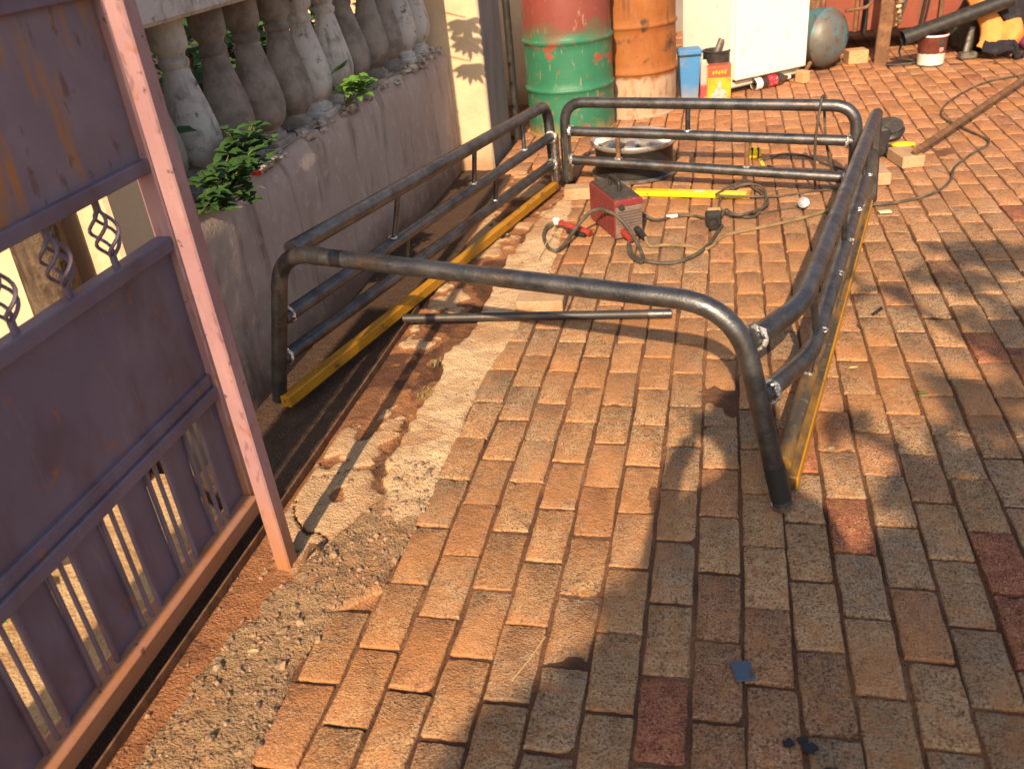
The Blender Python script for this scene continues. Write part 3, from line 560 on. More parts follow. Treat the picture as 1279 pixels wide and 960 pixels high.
def ornament(y):
    root = MB(); root.tube([(GX, y, .815), (GX, y, .845)], .008, 8); root.tube([(GX, y, .94), (GX, y, .97)], .008, 8)
    for k in range(4):
        pts = []
        for t in range(13):
            u = t/12; r_ = .004+.026*math.sin(math.pi*u); a = k*math.pi/2+u*math.pi*1.1; pts.append((GX+r_*math.cos(a), y+r_*math.sin(a), .842+.10*u))
        root.tube(pts, .0042, 6)
    root.build('twisted_basket', m_gate, gate, smooth=True)
for y in (1.545, 1.385, 1.225, 1.065, .905, .745, .585): ornament(y)
for y in (1.625, 1.465, 1.305, 1.145): pass
tr = MB(); tr.box((-1.192, 1.75, -.022), (.006, 2.7, .05), None, .001)
tag(tr.build('track_strip', m_rust), 'thin rusty steel strip on edge along the gate line', 'strip')
gpl = MB(); gpl.box((-1.385, -.35, 1.05), (.15, .2, 2.2), None, .01); tag(gpl.build('shade_pillar', m_greyplaster), 'slim grey unseen pillar added to shade the ground behind the gate', 'pillar')  # added out of view to throw shade along the gate line

# ================================================================== steel frame
fr = thing('pickup_rack', 'large welded black steel tube rack with yellow base rails on the paving', 'rack', (-.4, 3.2, 0))
HP = [(.178, 1.879, .015), (.178, 1.879, .015), (.048, 1.914, .555), (-1.288, 2.273, .563), (-1.442, 2.314, .015), (-1.442, 2.314, .015)]
hoop_path = fillet(HP[1:5], [.15, .12], 10)
hoop = MB().tube(hoop_path, .0255, 20).build('near_hoop', m_steel, fr, smooth=True)
def ring(mb, p, d, r0, r1, w): 
    mb.lathe([(r0, -w/2), (r1, -w/2), (r1, w/2), (r0, w/2)], p, 20, axis_rot(d), caps=False)
hd = (Vector(HP[3])-Vector(HP[2])).normalized()
b = MB(); pt = Vector(HP[2]).lerp(Vector(HP[3]), .895); b.tube([pt-hd*.022, pt+hd*.022], .0268, 20); b.build('tape_band', m_tape, hoop, smooth=True)
b = MB(); d0 = (Vector(HP[0])-Vector(HP[2])).normalized(); b.tube([Vector(HP[0])-d0*.115, Vector(HP[0])-d0*.012], .0266, 20); b.build('tape_band', m_tape, hoop, smooth=True)
b = MB(); ring(b, (.179, 1.879, .009), d0, .018, .0285, .014); b.build('foot_ring', m_steel_raw, hoop, smooth=True)
def tubep(name, pts, r, mat=m_steel, rad=None, seg=16, parent=None):
    p = fillet(pts, rad, 9) if rad else pts
    return MB().tube(p, r, seg).build(name, mat, parent or fr, smooth=True)
def weld(p, r=.012, parent=None, ax=None):
    b = MB(); pts = []; rr = []
    for k in range(19):
        a = k*2*math.pi/18; q = Vector((math.cos(a), math.sin(a), random.uniform(-.14, .14)))*r
        if ax is not None: q = axis_rot(ax) @ q
        pts.append(Vector(p)+q); rr.append(min(r*.32, .0085)*random.uniform(.75, 1.2))
    b.tube(pts, rr, 7, caps=False)
    return b.build('weld_bead', m_weld, parent or fr, smooth=True)
# left side
LT0, LT1 = Vector((-1.272, 2.315, .552)), Vector((-.885, 4.60, .452))
lt = tubep('top_tube', [LT0, LT1, Vector((-.862, 4.600, .05))], .0275, rad=.10)
LM0, LM1 = Vector((-1.350, 2.30, .325)), Vector((-.866, 4.585, .292)); lm = tubep('middle_tube', [LM0, LM1], .0245)
LL0, LL1 = Vector((-1.396, 2.308, .17)), Vector((-.872, 4.58, .147)); ll = tubep('lower_tube', [LL0, LL1], .0245)
for t in (.30, .60, .845):
    a, c = LT0.lerp(LT1, t), LM0.lerp(LM1, t); tubep('strut', [a, c], .0105, seg=10); weld(c+Vector((0, 0, .024)), .014, fr)
for t in (.345, .70):
    a, c = LM0.lerp(LM1, t), LL0.lerp(LL1, t); tubep('strut', [a, c], .0105, seg=10); weld(c+Vector((0, 0, .024)), .014, fr)
weld(LM0+Vector((.006, .03, 0)), .025, fr, (.2, 1, 0)); weld(LL0+Vector((.006, .03, 0)), .025, fr, (.2, 1, 0)); weld(LM1+Vector((0, -.02, 0)), .025, fr, (0, 1, 0)); weld(LL1+Vector((0, -.02, 0)), .025, fr, (0, 1, 0))
square_tube(MB(), (-1.405, 2.285, .022), (-.868, 4.60, .022), .04, .042, .003).build('base_rail', m_yellow, fr)
b = square_tube(MB(), (-.862, 4.60, .04), (-.8625, 4.60, .30), .055, .05, .012); b.build('corner_sleeve', m_steel_raw, fr)
# far end
FL, FR_ = Vector((-.800, 4.645, 0)), Vector((.615, 4.325, 0)); fu = (FR_-FL).normalized()
tubep('top_tube', [FL+Vector((-.005, 0, .03)), FL+Vector((0, 0, .45)), FR_+Vector((0, 0, .436)), FR_+Vector((.01, 0, .05))], .0275, rad=.115)
FM0, FM1 = FL+Vector((0, 0, .300)), FR_+Vector((0, 0, .275)); tubep('middle_tube', [FM0, FM1], .0255)
FB0, FB1 = FL+Vector((0, 0, .146)), FR_+Vector((0, 0, .100)); tubep('lower_tube', [FB0, FB1], .0255)
a, c = FL.lerp(FR_, .455)+Vector((0, 0, .443)), FM0.lerp(FM1, .455); tubep('strut', [a, c], .0125, seg=10); weld(c+Vector((0, 0, .025)), .016, fr)
for t in (.20, .66):
    a, c = FM0.lerp(FM1, t), FB0.lerp(FB1, t); tubep('strut', [a, c], .0125, m_rust, seg=10); weld(c+Vector((0, 0, .025)), .017, fr)
for p in (FM0, FB0): weld(p+fu*.03, .026, fr, fu)
for p in (FM1, FB1): weld(p-fu*.03, .026, fr, fu)
b = square_tube(MB(), FL+Vector((-.003, 0, .03)), FL+Vector((-.003, 0, .28)), .055, .05, .014); b.build('corner_sleeve', m_steel_raw, fr)
# right side
RT1 = Vector((.668, 4.155, .432))
tubep('top_tube', [Vector((.078, 1.915, .462)), Vector((.215, 2.14, .452)), RT1], .0265, rad=.09)
RM1 = Vector((.672, 4.17, .262)); RM0 = Vector((.255, 2.21, .270))
tubep('middle_tube', [Vector((.112, 1.902, .315)), RM0, RM1], .0255, rad=.09)
RL0, RL1 = Vector((.172, 1.893, .128)), Vector((.674, 4.17, .130)); tubep('lower_tube', [RL0, RL1], .0225, m_yellow_worn)
weld((.095, 1.936, .461), .0275, fr, (.5, .85, -.05)); weld((.131, 1.934, .311), .0265, fr, (.43, .85, -.15))
rr_ = square_tube(MB(), (.200, 1.955, .022), (.682, 4.19, .022), .032, .042, .003).build('base_rail', m_yellow_worn, fr)
square_tube(MB(), (.219, 1.955, .022), (.701, 4.19, .022), .006, .040, .001).build('yellow_face', m_yellow, rr_)
for t in (.06, .27, .42, .58, .80):
    a = RM0.lerp(RM1, t); c = RL0.lerp(RL1, .14+.86*t); top = Vector((.225, 2.14, .452)).lerp(RT1, t)
    tubep('strut', [a, c], .0105, seg=10); weld(c+Vector((0, 0, .022)), .013, fr); weld(a+Vector((.018, 0, .018)), .011, fr)
    if t in (.06, .42, .80): tubep('strut', [top, a], .0105, seg=10)
b = square_tube(MB(), RT1+Vector((.008, .02, .02)), (.695, 4.18, .03), .04, .045, .008); b.build('end_post', m_steel, fr)

# ================================================================== drums
def drum(name, label, c, mat, rz):
    t = thing(name, label, 'drum', (c[0], c[1], 0), rz, 'oil drums at the back of the yard')
    prof = [(.275, .0), (.29, .0), (.291, .012), (.284, .018), (.284, .02)]
    for zc in (.295, .585):
        prof += [(.284, zc-.02), (.288, zc-.014), (.2955, zc-.005), (.2955, zc+.005), (.288, zc+.014), (.284, zc+.02)]
    prof += [(.284, .862), (.291, .866), (.291, .88), (.282, .88), (.282, .866)]
    pr2 = []
    for (r0, z0), (r1, z1) in zip(prof[:-1], prof[1:]):
        k = 7 if abs(z1-z0) > .1 else 1
        for q in range(k): pr2.append((r0+(r1-r0)*q/k, z0+(z1-z0)*q/k))
    pr2.append(prof[-1]); bd = MB().lathe(pr2, (0, 0, 0), 64, caps=True); sd0 = rz*10
    for q, (x, y, z) in enumerate(bd.v):
        a = math.atan2(y, x); dn = float(fbm(np.array(a*1.3+20), np.array(z*4+sd0), 1.0, 301, 3))*.009; k = 1+dn/.284; bd.v[q] = (x*k, y*k, z)
    bd.build('body', mat, t, smooth=True, world=False)
    MB().lathe([(.03, 0), (.03, .012), (.02, .014)], (.16, .05, .866), 16).build('bung', m_grey, t, smooth=True, world=False)
    return t
drum('oil_drum', 'green steel drum faded to red around its top', (-.972, 5.93), m_drum_green, .4)
drum('oil_drum', 'rusted orange steel drum with a pale band at the bottom', (-.588, 6.37), m_drum_rust, 1.1)

# ================================================================== fridge
fa = math.atan2(.404, .498)
fg = thing('fridge', 'old white upright fridge with its door facing the compressor', 'fridge', (.10, 6.66, 0), fa)
b = MB(); b.box((.325, .335, .79), (.65, .58, 1.50), None, .012); b.build('cabinet', m_fridge, fg, world=False)
b = MB(); b.box((.325, .015, .82), (.655, .05, 1.44), None, .01); dr_ = b.build('door', m_fridge, fg, world=False)
b = MB(); b.box((.03, -.018, .82), (.02, .02, .22), None, .006); b.build('handle', m_black, dr_, world=False)
b = MB(); b.box((.325, .0425, .80), (.63, .006, 1.43)); b.build('door_gasket', m_black, fg, world=False)
b = MB(); b.box((.325, .34, .022), (.58, .50, .036), None, .004); b.build('plinth', m_black, fg, world=False)
# things along the fridge
bk = thing('pedal_bin', 'small blue plastic bin with a lid between rusty drum and tins', 'bin', (-.225, 6.66, 0), .15)
def frus(mb, c, w0, d0, w1, d1, z0, z1):
    x, y = c; v = [(x+sx*w/2, y+sy*d/2, z) for (w, d, z) in ((w0, d0, z0), (w1, d1, z1)) for sx, sy in ((-1, -1), (1, -1), (1, 1), (-1, 1))]
    return mb.add(v, [(3, 2, 1, 0), (4, 5, 6, 7)]+[(i, (i+1) % 4, 4+(i+1) % 4, 4+i) for i in range(4)])
frus(MB(), (0, 0), .115, .12, .15, .15, 0, .30).build('body', m_blue, bk, world=False)
b = MB(); b.box((0, 0, .325), (.165, .165, .036), None, .008); b.build('lid', m_blue, bk, world=False)
b = MB(); b.box((0, 0, .303), (.154, .154, .010)); b.build('rim_gap', m_black, bk, world=False)
tn = thing('paint_tin', 'slim pink and red tin leaning by the blue bin', 'tin', (-.118, 6.60, 0), .1)
b = MB(); b.box((0, 0, .125), (.052, .10, .25), None, .004); b.build('body', m_tinpink, tn, world=False)
b = MB(); b.tube([(0, 0, .25), (0, 0, .27)], .018, 12); b.build('cap', m_lime, tn, world=False)
pt_ = thing('paint_pot', 'black open paint pot with a grey tube standing in it', 'pot', (-.035, 6.72, 0))
b = MB(); b.lathe([(.085, 0), (.09, .005), (.095, .30), (.10, .305), (.10, .315), (.09, .315), (.085, .28), (.0, .28)], (0, 0, 0), 28, caps=False); b.build('body', m_black, pt_, smooth=True, world=False)
b = MB(); b.tube([(-.02, -.02, .24), (.035, .0, .385)], .022, 14); tag(b.build('grey_tube', m_grey, smooth=True), 'short grey tube sticking out of the black paint pot', 'tube').location = (-.035, 6.72, 0)
t2 = thing('square_tin', 'square red and yellow printed tin with a pale figure on it', 'tin', (-.015, 6.565, 0), .06)
b = MB(); b.box((0, 0, .118), (.165, .10, .235), None, .005); b.build('body', m_tinyellow, t2, world=False)
b = MB(); b.box((0, -.0505, .197), (.157, .003, .070)); b.build('red_band', m_tinred, t2, world=False)
b = MB(); b.box((0, 0, .238), (.168, .104, .008), None, .003); b.build('lid', m_tinred, t2, world=False)
b = MB(); fig = [(-.045, .005), (.05, .005), (.056, .05), (.04, .075), (.018, .085), (.014, .10), (.017, .125), (.008, .145), (-.006, .14), (-.012, .12), (-.008, .10), (-.02, .085), (-.04, .06), (-.055, .04)]
b.add([(x, -.0525, z) for x, z in fig]+[(x, -.050, z) for x, z in fig], [tuple(range(len(fig)))]+[(i, len(fig)+i, len(fig)+(i+1) % len(fig), (i+1) % len(fig)) for i in range(len(fig))]); b.build('printed_figure', m_tinsilver, t2, world=False)
b = MB()
for k in range(5): b.box((-.04+.02*k, -.0525, .195+.004*(k % 2)), (.013, .002, .022))
b.build('lettering', m_tinyellow, t2, world=False)
bt = thing('bottle', 'dark plastic drink bottle with red label lying under the fridge door', 'bottle', (.36, 6.90, .043), fa)
rx = Matrix.Rotation(math.pi/2, 3, 'Y')
b = MB(); b.lathe([(.02, -.16), (.04, -.155), (.042, -.06), (.040, -.05), (.040, .03), (.042, .04), (.04, .08), (.016, .135), (.014, .155), (.0, .155)], (0, 0, 0), 24, rx, caps=False); b.build('body', m_glass, bt, smooth=True, world=False)
b = MB(); b.lathe([(.0415, -.05), (.0415, .03)], (0, 0, 0), 24, rx, caps=False); b.build('label_sleeve', m_redlabel, bt, smooth=True, world=False)
b = MB(); b.lathe([(.0, .15), (.017, .15), (.017, .172), (.0, .172)], (0, 0, 0), 16, rx, caps=False); b.build('cap', m_white, bt, world=False)
b = MB(); b.lathe([(.038, -.163), (.0435, -.15), (.0435, -.11)], (0, 0, 0), 20, rx, caps=False); b.build('pale_base', m_white, bt, world=False)
def block(name, label, cat, c, d, a, mat, z=0., bev=.004, group=None):
    b = MB(); b.box((c[0], c[1], z+d[2]/2), d, rotz(a), bev); return tag(b.build(name, mat), label, cat, group)
block('wood_block', 'small timber block under the outer corner of the fridge door', 'block', (.585, 6.99), (.06, .09, .085), fa, m_wood)

# ================================================================== compressor
ca_ = Vector((.76, -.65, 0)).normalized()
cmp_ = thing('air_compressor', 'worn blue-grey air compressor tank on feet beside the fridge', 'compressor', (.74, 7.42, 0))
cc = Vector((.83, 7.36, .235)); prof = [(.0, .055), (.05, .052), (.10, .040), (.15, .018), (.185, -.012), (.205, -.045), (.21, -.06), (.213, -.066), (.21, -.072), (.21, -.50), (.19, -.55), (.10, -.60), (.0, -.61)]
MB().lathe(prof, cc, 40, axis_rot(ca_), caps=False).build('tank', m_tank, cmp_, smooth=True)
sd_ = Vector((-ca_.y, ca_.x, 0))
for back in (-.10, -.45):
    for s_ in (-1, 1):
        a = cc+ca_*back+sd_*(.13*s_)+Vector((0, 0, -.15)); e = cc+ca_*back+sd_*(.20*s_); e.z = .0
        b = MB(); b.tube([a, e+Vector((0, 0, .02))], .016, 8); b.box(e+Vector((0, 0, .008)), (.075, .05, .014), rotz(math.atan2(sd_.y, sd_.x)), .003); b.build('foot', m_rust, cmp_)
b = MB(); b.box(cc+ca_*-.42+Vector((0, 0, .30)), (.20, .26, .22), rotz(.6), .03); b.tube([cc+ca_*-.2+Vector((0, 0, .20)), cc+ca_*-.2+Vector((0, 0, .42))], .05, 14); b.build('motor', m_rust, cmp_)
b = MB(); h0 = cc+ca_*-.12+Vector((0, 0, .19)); b.tube(fillet([cc+sd_*.02+ca_*.0+Vector((.05, 0, .185)), h0+Vector((.35, .02, .0)), h0+Vector((.38, .02, .40))], .08), .013, 10); b.build('push_handle', m_rust, cmp_, smooth=True)
hs = MB()
for k in range(4):
    c0 = cc+ca_*-.36+Vector((-.02, .05, .235+.028*k)); hs.tube([c0+Vector((.13*math.cos(a)*(1+.06*math.sin(3*a+k)), .15*math.sin(a), .018*math.sin(2*a+k))) for a in np.linspace(0, 2*math.pi, 30)], .009, 7, caps=False)
tag(hs.build('hose_coil', m_darkrub, smooth=True), 'dark rubber hose coiled on top of the compressor tank', 'hose')
b = MB(); b.tube([cc+ca_*.03+sd_*.11+Vector((0, 0, .01)), cc+ca_*.048+sd_*.105+Vector((0, 0, .01))], .009, 10); b.build('drain_plug', m_black, cmp_)

# ================================================================== red trailer
tl = thing('trailer', 'rusty red sheet-metal trailer body standing on brown legs', 'trailer', (1.7, 8.2, 0))
b = MB(); b.box((1.75, 8.42, .76), (1.95, .9, 1.16), None, .01); b.build('body', m_redsheet, tl)
for x0, x1 in ((.80, 1.05), (1.06, 1.30), (1.33, 1.66), (1.68, 2.02), (2.04, 2.38), (2.4, 2.7)):
    b = MB(); b.box(((x0+x1)/2, 7.955, .72), (x1-x0-.012, .022, 1.08), None, .006); b.build('side_sheet', m_redsheet, tl)
for x in (1.045, 1.315, 1.672, 2.03):
    b = MB(); b.box((x, 7.935, .72), (.03, .03, 1.08), None, .004); b.build('rib', m_rust, tl)
for (x, y) in ((1.205, 7.56), (2.6, 7.9), (1.0, 8.8), (2.6, 8.8)):
    b = MB(); square_tube(b, (x, y, -.01), (x+.02, y+.03, .95), .10, .06, .005); b.build('leg', m_rust, tl)
b = MB(); b.box((1.22, 7.75, .62), (.05, .42, .05), None, .004); b.build('leg_brace', m_rust, tl)
b = MB(); b.tube([(1.115, 7.93, .17), (1.11, 7.93, .55)], .022, 10); b.build('hanging_bar', m_black, tl)
b = MB(); b.tube(spline([(1.36, 7.9, .62), (1.40, 7.86, .45), (1.36, 7.8, .30), (1.30, 7.62, .24), (1.24, 7.58, .25)], 6), .010, 8); b.build('hanging_strap', m_darkrub, tl, smooth=True)
b = MB(); b.tube([(1.53, 7.92, .20), (1.60, 7.93, .85)], .012, 8); b.tube([(1.56, 7.925, .20), (1.63, 7.93, .85)], .008, 8); b.build('stay', m_black, tl)
vf = MB()
for k in range(6): vf.lump((1.285+random.uniform(-.02, .02), 7.52, .30+.035*k), .022, .3, 8, 5)
vf.tube([(1.285, 7.53, .27), (1.285, 7.53, .50)], .014, 10); tag(vf.build('brass_valve', m_brass, smooth=True), 'brassy valve fitting hanging on the tan trailer leg', 'valve')
b = MB(); b.lathe([(.052, 0), (.055, .0), (.055, .78), (.047, .78), (.047, .0)], (1.30, 7.28, .215), 20, axis_rot((.70, .16, .19)), caps=False); tag(b.build('plastic_pipe', m_black, smooth=True), 'thick black plastic pipe propped above the brown paint tin', 'pipe')
b = MB(); b.lathe([(.046, .02), (.0, .02)], (1.30, 7.28, .215), 16, axis_rot((.70, .16, .19)), caps=False)
pot = thing('paint_bucket', 'brown paint tin with a white bottom band below the black pipe', 'tin', (1.525, 7.36, 0))
MB().lathe([(.088, .0), (.092, .003), (.101, .205), (.105, .21), (.105, .225), (.097, .225), (.093, .19), (0, .19)], (0, 0, 0), 30, caps=False).build('body', m_potbrown, pot, smooth=True, world=False)
MB().lathe([(.1055, .212), (.107, .218), (.1055, .224)], (0, 0, 0), 30, caps=False).build('rim', m_white, pot, smooth=True, world=False)
b = MB(); b.lump((.045, -.088, .125), .018, 0, 12, 6, (1, .18, 1.2)); b.build('sticker', m_pinkdot, pot, smooth=True, world=False)
b = MB(); b.box((.045, -.092, .165), (.03, .006, .05)); b.build('dark_patch', m_black, pot, world=False)
b = MB(); b.tube(spline([(1.23, 7.40, .012), (1.29, 7.37, .014), (1.36, 7.36, .02), (1.42, 7.38, .02), (1.41, 7.43, .03), (1.34, 7.42, .05), (1.31, 7.42, .10), (1.33, 7.44, .17)], 6), .008, 8); tag(b.build('short_cable', m_darkrub, smooth=True), 'short black cable curled beside the brown paint tin', 'cable')
b = MB(); b.box((1.35, 7.46, .012), (.24, .05, .02), rotz(.35), .003); tag(b.build('steel_offcut', m_black), 'flat dark steel offcut lying between trailer leg and brown tin', 'offcut')
block('wood_block', 'tan timber block on the paving between compressor and trailer leg', 'block', (1.03, 7.62), (.15, .13, .10), .2, m_wood)
# jacket over a dark bag
bg = MB(); 
for (c, s_) in (((1.93, 7.86, .16), (.20, .22, .17)), ((2.12, 7.83, .20), (.22, .22, .21)), ((2.3, 7.85, .16), (.2, .2, .17)), ((1.86, 7.76, .22), (.10, .14, .22))): bg.lump(c, 1., .10, 16, 10, s_)
tag(bg.build('sack_pile', m_olive, smooth=True), 'pile of dark sacks under the orange jacket', 'sacks')
jk = thing('work_jacket', 'navy and orange work jacket thrown over the sacks', 'jacket', (2.05, 7.6, 0))
def drape(name, spine, widths, mat, folds=3, amp=.02, seed=1, th=.012):
    rs = random.Random(seed); sp = spline(spine, 7); n = len(sp); m = 16; V = []
    for i, p in enumerate(sp):
        t = i/(n-1); w = np.interp(t, np.linspace(0, 1, len(widths)), widths); d = (sp[min(i+1, n-1)]-sp[max(i-1, 0)]).normalized(); side = Vector((1, .15, 0)); side = (side-d*side.dot(d)).normalized(); nn = side.cross(d).normalized()
        if nn.y > 0: nn = -nn
        for k in range(m):
            u = k/(m-1)*2-1; f_ = amp*math.sin(u*folds*math.pi+t*5+seed)+amp*.4*math.sin(u*folds*3.1-t*11+seed*2); V.append(p+side*u*w+nn*(f_+.06*(1-u*u))+Vector((0, 0, rs.uniform(-.003, .003))))
    b = MB(); F = [(i*m+k, i*m+k+1, (i+1)*m+k+1, (i+1)*m+k) for i in range(n-1) for k in range(m-1)]; b.add(V, F); o = len(V)
    o_ = b.build(name, mat, jk, smooth=True, angle=180); md = o_.modifiers.new('thick', 'SOLIDIFY'); md.thickness = th; return o_
drape('orange_sleeve', [(1.80, 7.66, .48), (1.88, 7.60, .34), (1.95, 7.54, .22), (1.96, 7.50, .12), (1.93, 7.49, .055)], [.05, .05, .075, .085, .085], m_orange, 1.3, .010, 2)
drape('orange_panel', [(2.08, 7.54, .24), (2.09, 7.50, .16), (2.05, 7.49, .07)], [.07, .085, .06], m_orange, 1.2, .010, 5)
drape('navy_body', [(1.98, 7.70, .52), (2.06, 7.62, .38), (2.16, 7.57, .27), (2.22, 7.55, .20)], [.10, .11, .12, .10], m_navy, 1.4, .014, 3)
drape('navy_cuff', [(1.90, 7.46, .065), (2.0, 7.43, .06), (2.10, 7.43, .058), (2.17, 7.45, .055)], [.03, .035, .035, .03], m_navy, 2, .012, 4)
drape('white_lining', [(2.22, 7.60, .36), (2.28, 7.58, .29)], [.04, .05], m_white, 2, .01, 7)
b = MB(); b.lump((2.22, 7.50, .10), .07, .15, 12, 8, (1, 1, .9)); tag(b.build('purple_cloth', m_purple, smooth=True), 'scrap of purple cloth at the right edge by the jacket', 'cloth')
b = MB(); b.box((1.81, 7.50, .03), (.12, .09, .05), rotz(.2), .012); b.tube([(1.80, 7.52, .05), (1.83, 7.56, .22)], .022, 8); tag(b.build('jack_stand', m_grey), 'grey metal stand foot left of the orange jacket', 'stand')

# ================================================================== right-hand floor things
po = MB(); po.tube([(.985, 4.80, .082), (1.885, 6.33, .088), (2.75, 7.80, .094)], .0185, 14); po.lathe([(.012, -.004), (.0, -.004)], (.985, 4.80, .082), 8, axis_rot((.9, 1.53, 0)), caps=False)
tag(po.build('rusty_pole', m_rust, smooth=True), 'long rusty steel pole resting on a brick at right', 'pole')
cement = 'brick'
block('brick', 'pale brick under the near end of the rusty pole', cement, (.955, 4.875), (.115, .20, .062), .24, m_brick, 0, .005)
block('brick', 'pale brick half hidden behind the right frame rail', cement, (.765, 4.60), (.11, .20, .062), .1, m_brick, 0, .005)
block('brick', 'pale brick between the welder and the frame corner', cement, (-.69, 4.44), (.20, .10, .062), .10, m_brick, 0, .006)
block('concrete_block', 'flat pale block lying behind the loose steel bar', 'block', (-.67, 3.07), (.185, .095, .052), .04, m_brick, 0, .004)
def cable(name, label, pts, r=.006, mat=m_cable, n=7, cat='cable', dz=True):
    P = [Vector(p if len(p) == 3 else (p[0], p[1], r+.001)) for p in pts]; b = MB(); b.tube(spline(P, n), r, 8); return tag(b.build(name, mat, smooth=True), label, cat)
cable('power_cable', 'thin brown cable looping past the rusty pole on the right', [(2.9, 7.3), (2.06, 6.85), (1.72, 6.62), (1.42, 6.15), (1.31, 5.80), (1.36, 5.52), (1.43, 5.20), (1.30, 4.98), (1.17, 4.75), (1.10, 4.52), (.98, 4.33), (.80, 4.22), (.70, 4.20)], .0065)
gr = thing('angle_grinder', 'dirty angle grinder with its dark disc beyond the right rail', 'grinder', (.93, 5.1, 0))
b = MB(); b.lathe([(.0, 0), (.085, 0), (.088, .012), (.07, .03), (.03, .036), (.0, .036)], (.935, 5.34, .045), 28, axis_rot((-.1, -.35, .93)), caps=False); b.build('disc_guard', m_black, gr, smooth=True)
b = MB(); b.lathe([(.0, 0), (.078, 0), (.078, .004), (.0, .004)], (.932, 5.328, .083), 28, axis_rot((-.1, -.35, .93)), caps=False); b.build('disc', m_darkrub, gr)
b = MB(); b.tube([(.905, 5.26, .06), (.875, 5.15, .045), (.84, 4.98, .04)], [.032, .036, .030], 14); b.build('body', m_black, gr, smooth=True)
b = MB(); b.lump((.885, 5.24, .06), .04, .12, 12, 8, (1, 1, .9)); b.build('gear_head', m_grey, gr, smooth=True)
b = MB(); b.tube([(.89, 5.05, .03), (.895, 4.96, .03)], .026, 12); b.tube([(.89, 5.03, .03), (.89, 4.955, .03)], .014, 10); tag(b.build('black_fitting', m_black, smooth=True), 'black cylindrical fitting lying left of the pole brick', 'fitting')
b = MB(); b.lump((.985, 5.15, .02), .06, .12, 12, 6, (1, .45, .3)); tag(b.build('yellow_scrap', m_brightyellow, smooth=True), 'bright yellow scrap behind the pole brick', 'scrap')
b = MB(); b.box((.745, 4.105, .006), (.055, .03, .008), rotz(.2), .002); tag(b.build('green_scrap', m_lime), 'pale green scrap beside the right frame rail', 'scrap')

# ================================================================== wheel rim
wr = thing('wheel_rim', 'scuffed multi-spoke alloy wheel rim lying face up behind the far tubes', 'wheel', (-.462, 4.865, 0), .2)
MB().lathe([(.205, .0), (.235, .004), (.238, .014), (.228, .022), (.218, .030), (.214, .06), (.212, .10), (.214, .145), (.224, .165), (.222, .172), (.186, .165), (.186, .03), (.20, .006)], (0, 0, 0), 48, caps=False).build('barrel', m_rimblack, wr, smooth=True, world=False)
MB().lathe([(.222, .166), (.236, .176), (.240, .188), (.237, .197), (.228, .196), (.214, .184), (.200, .178), (.196, .16)], (0, 0, 0), 48, caps=False).build('outer_lip', m_chrome, wr, smooth=True, world=False)
MB().lathe([(.232, .002), (.2405, .006), (.2405, .016), (.231, .022)], (0, 0, 0), 48, caps=False).build('inner_lip', m_grey, wr, smooth=True, world=False)
MB().lathe([(.075, .12), (.078, .180), (.06, .194), (.035, .197), (.032, .182), (.0, .180)], (0, 0, 0), 28, caps=False).build('hub', m_chrome, wr, smooth=True, world=False)
MB().lathe([(.195, .10), (.0, .10)], (0, 0, 0), 28, caps=False).build('brake_side', m_rimblack, wr, world=False)
for k in range(7):
    a = 2*math.pi*k/7; b = MB(); c_, s_ = math.cos(a), math.sin(a); V = []
    for (r_, w, z, th) in ((.05, .030, .184, .04), (.11, .028, .200, .04), (.16, .030, .200, .036), (.208, .044, .188, .025)):
        for (u, zz) in ((-w, z-th), (-w*.75, z), (0, z+.005), (w*.75, z), (w, z-th)): V.append((r_*c_-u*s_, r_*s_+u*c_, zz))
    F = [(i*5+k2, i*5+k2+1, (i+1)*5+k2+1, (i+1)*5+k2) for i in range(3) for k2 in range(4)]; b.add(V, F); b.build('spoke', m_chrome, wr, smooth=True, world=False)

# ================================================================== welder
wa = math.atan2(.45, .89)
wd = thing('arc_welder', 'small red inverter arc welder with grey louvred front inside the frame', 'welder', (-.455, 3.79, 0), wa)
b = MB(); b.box((.07, .175, .096), (.135, .345, .185), None, .006); b.build('case', m_weldred, wd, world=False)
b = MB(); b.box((.07, -.0005, .085), (.128, .008, .145), None, .003); fp = b.build('front_panel', m_weldgrey, wd, world=False)
b = MB(); b.box((.07, -.001, .172), (.133, .008, .026), None, .003); b.build('front_band', m_weldred, wd, world=False)
for k in range(6):
    b = MB(); b.box((.07, -.0075, .072+.0135*k), (.112, .009, .0060), None, .001); b.build('louvre', m_weldgrey, fp, world=False)
b = MB(); b.box((.07, .175, .191), (.12, .325, .006), None, .002); b.build('top_plate', m_darkrub, wd, world=False)
b = MB(); b.tube(fillet([(.07, .115, .190), (.07, .115, .238), (.07, .235, .238), (.07, .235, .190)], .02, 5), .009, 10); b.build('handle', m_black, wd, smooth=True, world=False)
b = MB(); b.lathe([(.0, 0), (.014, 0), (.012, .014), (.0, .016)], (.032, -.004, .158), 16, Matrix.Rotation(math.pi/2, 3, 'X'), caps=False); b.build('control_knob', m_black, wd, smooth=True, world=False)
for s_, mt in ((.038, m_redplastic), (.104, m_black)):
    b = MB(); b.tube([(s_, .0, .045), (s_, -.03, .042), (s_+.006, -.085, .028)], [.015, .017, .012], 12); b.build('cable_plug', mt, wd, smooth=True, world=False)
for k in range(5):
    b = MB(); b.box((.0015, .10+.04*k, .09), (.003, .008, .085), Matrix.Rotation(.3, 3, 'X'), .001); b.build('side_louvre', m_weldred, wd, world=False)
